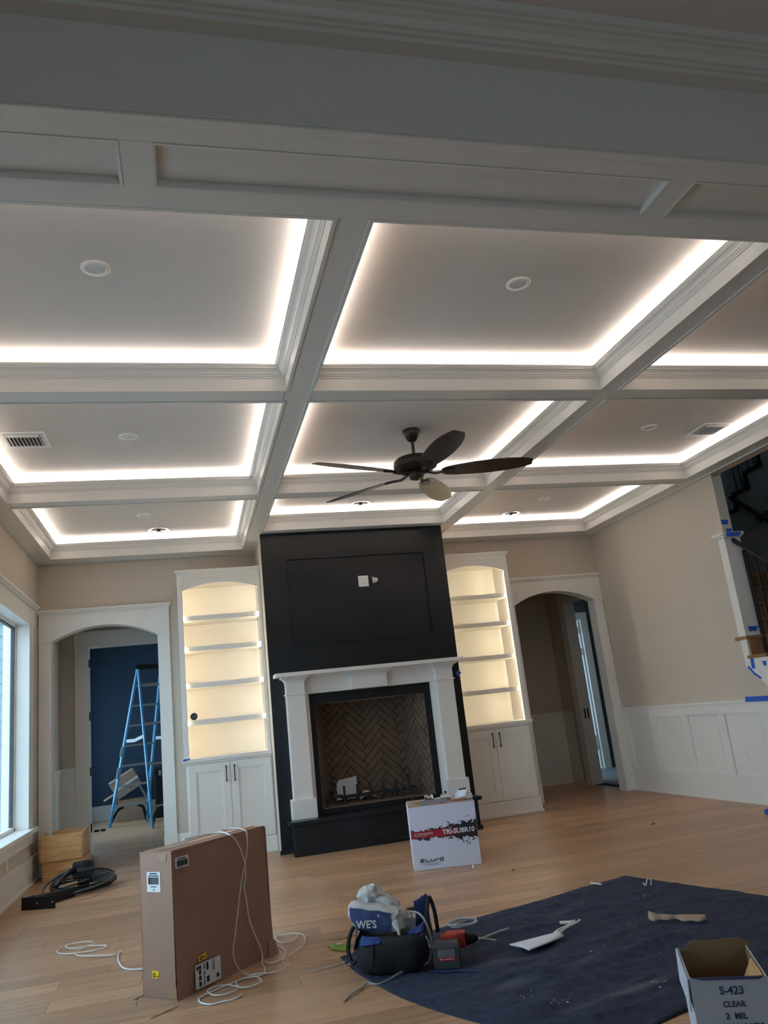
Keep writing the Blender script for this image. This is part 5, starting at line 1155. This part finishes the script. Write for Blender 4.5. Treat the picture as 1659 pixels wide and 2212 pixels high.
o = obj('paper_manual', MB().grid(paper_roll, 12, 12), M['paper'], smooth=True); tag(o, 'folded white paper booklet lying open on the blanket', 'paper'); so = o.modifiers.new('solid', 'SOLIDIFY'); so.thickness = .006; so.offset = -1
cable('white_cable_loop', onb([(2.048, 4.44, .016), (2.006, 4.396, .018), (1.915, 4.341, .022), (1.845, 4.299, .012), (1.835, 4.33, .008), (1.882, 4.39, .008), (1.96, 4.406, .010), (2.02, 4.445, .016)]), .0075, M['cable'], 'thick white cable folded in a hairpin beyond the paper booklet')
SZ_ = bz_at(1.98, 4.475, .04)
o = obj('packet', MB().hexa([(1.945, 4.475, SZ_+.001), (2.0, 4.442, SZ_+.001), (2.02, 4.478, SZ_+.001), (1.957, 4.51, SZ_+.001), (1.945, 4.475, SZ_+.008), (2.0, 4.442, SZ_+.008), (2.02, 4.478, SZ_+.008), (1.957, 4.51, SZ_+.008)]), M['label']); tag(o, 'small white sachet on the blanket next to the hairpin cable', 'packet')
cable('cut_wire', onb([(1.656, 4.52, .016), (1.63, 4.523, .014), (1.607, 4.523, .012), (1.497, 4.495, .007), (1.452, 4.472, .007)]), .006, M['cableg'], 'grey cable offcut between wire coil and paper booklet')
cable('thin_wire', onb([(1.45, 4.455, .004), (1.40, 4.46, .004), (1.33, 4.445, .004), (1.27, 4.42, .004)]), .003, M['wire'], 'thin silver wire leading to the driver')
CZ_ = bz_at(2.48, 4.14, .09)+.004
def torn(a, b):
    A_ = Vector((2.375, 4.262)); B_ = Vector((2.60, 4.068)); q = A_+(B_-A_)*a; nrm = Vector((-.65, -.76)); wv = .028+.018*math.sin(a*9+1)+.012*math.sin(a*23)
    if a < .1: wv *= a*8+.2
    q = q+nrm*(wv*b); return (q.x, q.y, CZ_+.022*(1-b)+.020*max(0, .15-a)*6*(1-b))
o = obj('cardboard_strip', MB().grid(torn, 40, 4), M['card2'], smooth=True); tag(o, 'torn strip of brown cardboard on the blanket near the open carton', 'cardboard'); so = o.modifiers.new('solid', 'SOLIDIFY'); so.thickness = .004
o = obj('cut_stick', MB().bar((2.543, 5.251, bz_at(2.55, 5.23)+.005), (2.572, 5.162, bz_at(2.57, 5.17)+.005), .010, .006), M['paper']); tag(o, 'short white plastic offcut near the far blanket edge', 'offcut')
cable('plastic_hook', onb([(2.784, 4.994, .005), (2.782, 4.965, .005), (2.81, 4.99, .025), (2.849, 5.035, .035), (2.845, 5.0, .015), (2.811, 4.954, .005)]), .004, M['bagclear'], 'clear hook-shaped plastic scrap near the far blanket corner', cat='scrap')
o = obj('green_packet', MB().loft([[(x, y, .003) for x, y in ((.718, 4.997), (.795, 4.96), (.847, 4.898), (.83, 4.85), (.787, 4.818), (.725, 4.891))], [(x, y, .016) for x, y in ((.726, 4.985), (.795, 4.952), (.838, 4.898), (.823, 4.86), (.787, 4.832), (.733, 4.892))]]), M['green'], bevel=.002); tag(o, 'lime green foil packet on the floor beside the tool bag', 'packet')
obj('sticker', MB().hexa([(.752, 4.935, .0165), (.785, 4.92, .0165), (.797, 4.938, .0165), (.765, 4.955, .0165), (.752, 4.935, .0172), (.785, 4.92, .0172), (.797, 4.938, .0172), (.765, 4.955, .0172)]), M['label'], o)
o = obj('tie_bundle', MB().tube([(.753, 4.542, .008), (.79, 4.54, .009), (.83, 4.537, .012)], [.009, .011, .007], 8), M['pink'], smooth=True); tag(o, 'pink bundle of wire ties poking from under the tool bag', 'ties')
random.seed(11); m = MB()
def crumb(x, y, s, z): 
    p = [(x+random.uniform(-s, s), y+random.uniform(-s, s), z+random.uniform(0, s*.6)) for _ in range(4)]; m.add(p, [(0, 1, 2), (0, 2, 3), (0, 3, 1), (1, 3, 2)])
for _ in range(70): a, b = random.random(), random.random()**.8; q = tarp_fn(a, b); crumb(q[0], q[1], random.choice([.003, .004, .006]), q[2]+.002)
for (cx, cy, n_) in ((1.36, 3.60, 10), (1.44, 3.44, 10), (1.90, 3.40, 8), (2.62, 4.72, 10)):
    for k in range(n_): crumb(cx+random.gauss(0, .03), cy+random.gauss(0, .03), random.choice([.005, .008]), bz_at(cx, cy, .02)+.001)
o = obj('debris', m, M['debris'], kind='stuff'); tag(o, 'scattered drywall crumbs and plastic scraps on the blanket', 'debris', kind='stuff')
# ---- small litter on the bare floor
o = obj('bent_staple', MB().bar((4.13, 7.065, .006), (4.17, 7.075, .006), .006, .012), M['edge']); tag(o, 'tiny bent brown staple far out on the bare floor', 'staple')
cable('strap_loop', [(3.70, 6.33, .004), (3.69, 6.38, .012), (3.72, 6.42, .022), (3.75, 6.39, .014), (3.74, 6.34, .006), (3.71, 6.33, .003)], .003, M['card2'], 'small tan strap loop alone on the bare floor', cat='strap')
o = obj('wood_chip', B(2.345, 2.36, 6.14, 6.155, 0, .008), M['edge']); tag(o, 'tiny dark chip on the floor between printed carton and blanket', 'chip')
o = obj('wire_nut', MB().lathe([(.010, 0), (.011, .006), (.006, .018), (.002, .02)], (2.15, 6.49, 0), 10), M['white'], smooth=True); tag(o, 'tiny white wire nut on the floor at the printed carton corner', 'connector')
o = obj('tape_wad', MB().lathe([(.02, 0), (.04, .01), (.045, .035), (.03, .05), (.002, .055)], (5.09, 6.64, 0), 10), M['tape']); tag(o, 'crumpled blue tape wad on the floor under the stair wall', 'tape')
# ---- open shipping carton near the viewpoint
ca = R(-27); oc = thing('open_carton', 'open pale shipping carton with printed text near the viewpoint', 'box', (1.567, 2.623, 0), ca)
w_, d_, h_, th = .243, .335, .300, .004
obj('front_wall', B(0, w_, 0, th, 0, h_), M['ubox'], oc); obj('side_wall', B(0, th, th, d_-th, 0, h_), M['ubox'], oc); obj('side_wall', B(w_-th, w_, th, d_-th, 0, h_), M['ubox'], oc)
bk = MB().prism([(0, 0), (w_, 0), (w_+.012, h_+.012), (w_*.9, h_+.026), (w_*.55, h_+.020), (w_*.25, h_+.022), (.035, h_+.012), (.030, h_-.008), (0, h_-.006)], 'y', d_-th, d_)
obj('back_wall', bk, M['edge'], oc); obj('bottom', B(0, w_, 0, d_, 0, .005), M['edge'], oc)
obj('lining', MB().box(th, w_-th, th, th+.001, .005, h_-.001).box(th, th+.001, th, d_-th, .005, h_-.001).box(w_-th-.001, w_-th, th, d_-th, .005, h_-.001), M['edge'], oc)
obj('folded_flap', MB().loft([[(w_-.012, .01, h_-.004), (w_-.008, .01, h_-.004), (w_-.008, .20, h_-.004), (w_-.012, .20, h_-.004)], [(w_-.075, .02, h_-.11), (w_-.071, .02, h_-.11), (w_-.071, .19, h_-.11), (w_-.075, .19, h_-.11)]]), M['bamboo'], oc)  # cardboard flap; the light on it is put into its brighter orange
obj('front_flap', MB().loft([[(.01, -.002, h_-.001), (w_-.01, -.002, h_-.001), (w_-.01, .002, h_+.001), (.01, .002, h_+.001)], [(.045, -.003, h_-.006), (w_-.025, -.003, h_-.008), (w_-.025, .001, h_-.008), (.045, .001, h_-.006)]]), M['inkb'], oc)
obj('side_flap', MB().loft([[(-.006, .0, h_-.002), (-.002, .0, h_-.002), (-.002, d_-.01, h_+.002), (-.006, d_-.01, h_+.002)], [(-.012, .005, h_-.10), (-.008, .005, h_-.10), (-.008, d_-.02, h_-.10), (-.012, d_-.02, h_-.10)]]), M['ubox'], oc)
for s_, z, sz in (('S-423', .250, .034), ('CLEAR', .213, .024), ('2  MIL', .178, .026), ('2 IN. X 110 YDS.', .148, .024)):
    text(s_, sz, M['inkb'], (w_*.52, -.0012, z), (1, 0, 0), (0, 0, 1), oc, world=False, align='CENTER', bold=.0006)

# ---- navy room: ladder, cartons, case
ld = thing('step_ladder', 'tall blue fibreglass step ladder standing in the navy room', 'ladder', (-.70, 13.5, 0))
A_, B_, C_ = Vector((-1.301, 14.0, 0)), Vector((-.753, 14.18, 0)), Vector((-.600, 12.945, 0)); Dd = C_+(B_-A_)
uu = (B_-A_).normalized(); apex = Vector((-.60, 13.53, 2.42)); hw = .19
TA, TB = apex-uu*hw+Vector((0, .04, 0)), apex+uu*hw+Vector((0, .04, 0)); TC, TD = apex-uu*hw*.95-Vector((0, .04, 0)), apex+uu*hw*.95-Vector((0, .04, 0))
for p, q in ((A_, TA), (B_, TB)): obj('front_rail', MB().bar(p, q, .032, .085, (TB-TA).cross(Vector((0, 0, 1)))), M['ladder'], ld, True, bevel=.003)
for p, q in ((C_, TC), (Dd, TD)): obj('rear_rail', MB().bar(p, q, .03, .06, (TB-TA).cross(Vector((0, 0, 1)))), M['ladder'], ld, True, bevel=.003)
obj('top_cap', MB().hexa([tuple(v) for v in (TA-uu*.03+Vector((0, .06, -.03)), TB+uu*.03+Vector((0, .06, -.03)), TD+uu*.03+Vector((0, -.06, -.03)), TC-uu*.03+Vector((0, -.06, -.03)), TA-uu*.03+Vector((0, .06, .04)), TB+uu*.03+Vector((0, .06, .04)), TD+uu*.03+Vector((0, -.06, .04)), TC-uu*.03+Vector((0, -.06, .04)))]), M['blackm'], ld, True, bevel=.006)
for k in range(1, 8):
    f_ = .305*k/2.42; obj('step', MB().bar(A_.lerp(TA, f_), B_.lerp(TB, f_), .085, .03), M['alum'], ld, True)
for k in (1, 3, 5, 7):
    f_ = .305*k/2.42; obj('rear_bar', MB().bar(C_.lerp(TC, f_), Dd.lerp(TD, f_), .03, .03), M['alum'], ld, True)
for p, q, d_ in ((A_, TA, 1), (B_, TB, -1), (C_, TC, 1), (Dd, TD, -1)):
    obj('foot_brace', MB().tube(smooth_path([p+Vector((0, 0, .03)), p.lerp(q, .05)+uu*d_*.03, p.lerp(q, .10)+uu*d_*.08, p.lerp(q, .118)+uu*d_*.17]), .022, 6), M['blackm'], ld, True, smooth=True)
f_ = .535
for (p, q, r_, s_) in ((A_, TA, C_, TC), (B_, TB, Dd, TD)):
    a_, b_ = p.lerp(q, f_), r_.lerp(s_, f_+.02); mid = a_.lerp(b_, .52)-Vector((0, 0, .03)); obj('spreader', MB().bar(a_, mid, .012, .05).bar(mid, b_, .012, .05), M['alum'], ld, True)
obj('rung_brace', MB().bar(A_.lerp(TA, .15)+uu*.02, A_.lerp(TA, .25)+uu*.18, .01, .03).bar(B_.lerp(TB, .15)-uu*.02, B_.lerp(TB, .25)-uu*.18, .01, .03), M['alum'], ld, True)
obj('rail_label', MB().bar(A_.lerp(TA, .30)-Vector((.018, .04, 0)), A_.lerp(TA, .37)-Vector((.018, .04, 0)), .05, .003), M['label'], ld, True); obj('rail_label', MB().bar(A_.lerp(TA, .44)-Vector((.018, .04, 0)), A_.lerp(TA, .50)-Vector((.018, .04, 0)), .05, .003), M['label'], ld, True)
t = thing('packing_box', 'brown carton standing on the floor behind the blue ladder', 'box', (-1.02, 14.95, 0), R(8))
obj('side', MB().box(-.24, .24, -.22, -.214, 0, .34).box(-.24, .24, .214, .22, 0, .34).box(-.24, -.234, -.22, .22, 0, .34).box(.234, .24, -.22, .22, 0, .34).box(-.24, .24, -.22, .22, 0, .006), M['card2'], t)
obj('flap', MB().box(-.24, .24, -.22, .0, .34, .346).box(-.24, .24, .004, .22, .34, .346), M['card2'], t)
t = thing('tilted_box', 'open brown carton tipped over on the standing carton behind the ladder', 'box', (-1.0, 14.9, .35), R(8))
tl = Matrix.Rotation(R(-28), 4, 'Y')
def tb_(mb): mb.v = [tuple(tl @ Vector(p)+Vector((-.05, 0, .115))) for p in mb.v]; return mb
obj('side', tb_(MB().box(-.22, .22, -.20, -.194, 0, .30).box(-.22, .22, .194, .20, 0, .30).box(.214, .22, -.2, .2, 0, .30).box(-.22, .22, -.2, .2, 0, .006).box(-.22, -.214, -.2, .2, 0, .3)), M['card2'], t)
obj('top', tb_(MB().box(-.22, .22, -.2, .2, .296, .302)), M['card2'], t); obj('flap', tb_(MB().box(-.42, -.22, -.2, .2, .10, .106)), M['card'], t); obj('packing_tape', tb_(MB().box(-.2, .22, -.203, -.2, .13, .17)), M['label'], t)
text('PRO', .10, M['grey'], tuple(tl @ Vector((.02, -.2035, .04))+Vector((-.05, 0, .115))), tuple(tl @ Vector((1, 0, 0))), tuple(tl @ Vector((0, 0, 1))), t, world=False)
t = thing('black_case', 'black equipment case behind the ladder at the doorway edge', 'case', (-.40, 14.75, 0))
obj('body', B(-.22, .3, -.2, .2, 0, .72), M['blackm'], t, bevel=.02); obj('lid', B(-.225, .305, -.205, .205, .725, .80), M['blackm'], t, bevel=.02); obj('handle', MB().tube(smooth_path([(-.05, -.21, .5), (-.05, -.25, .5), (.08, -.25, .5), (.08, -.21, .5)]), .012, 6), M['grey'], t, smooth=True); obj('latch', B(-.15, -.11, -.215, -.2, .68, .76), M['steel'], t)
for k, (x, y, lab) in enumerate(((-1.455, 13.62, 'short black block on the navy room floor nearer the hinged jamb'), (-1.36, 13.60, 'short black block on the navy room floor nearer the ladder foot'))):
    t = tag(obj('black_block', B(x-.035, x+.035, y-.03, y+.03, 0, .03), M['blackm'], bevel=.004), lab, 'block')
print('planks', npl, 'objects', len(bpy.data.objects))
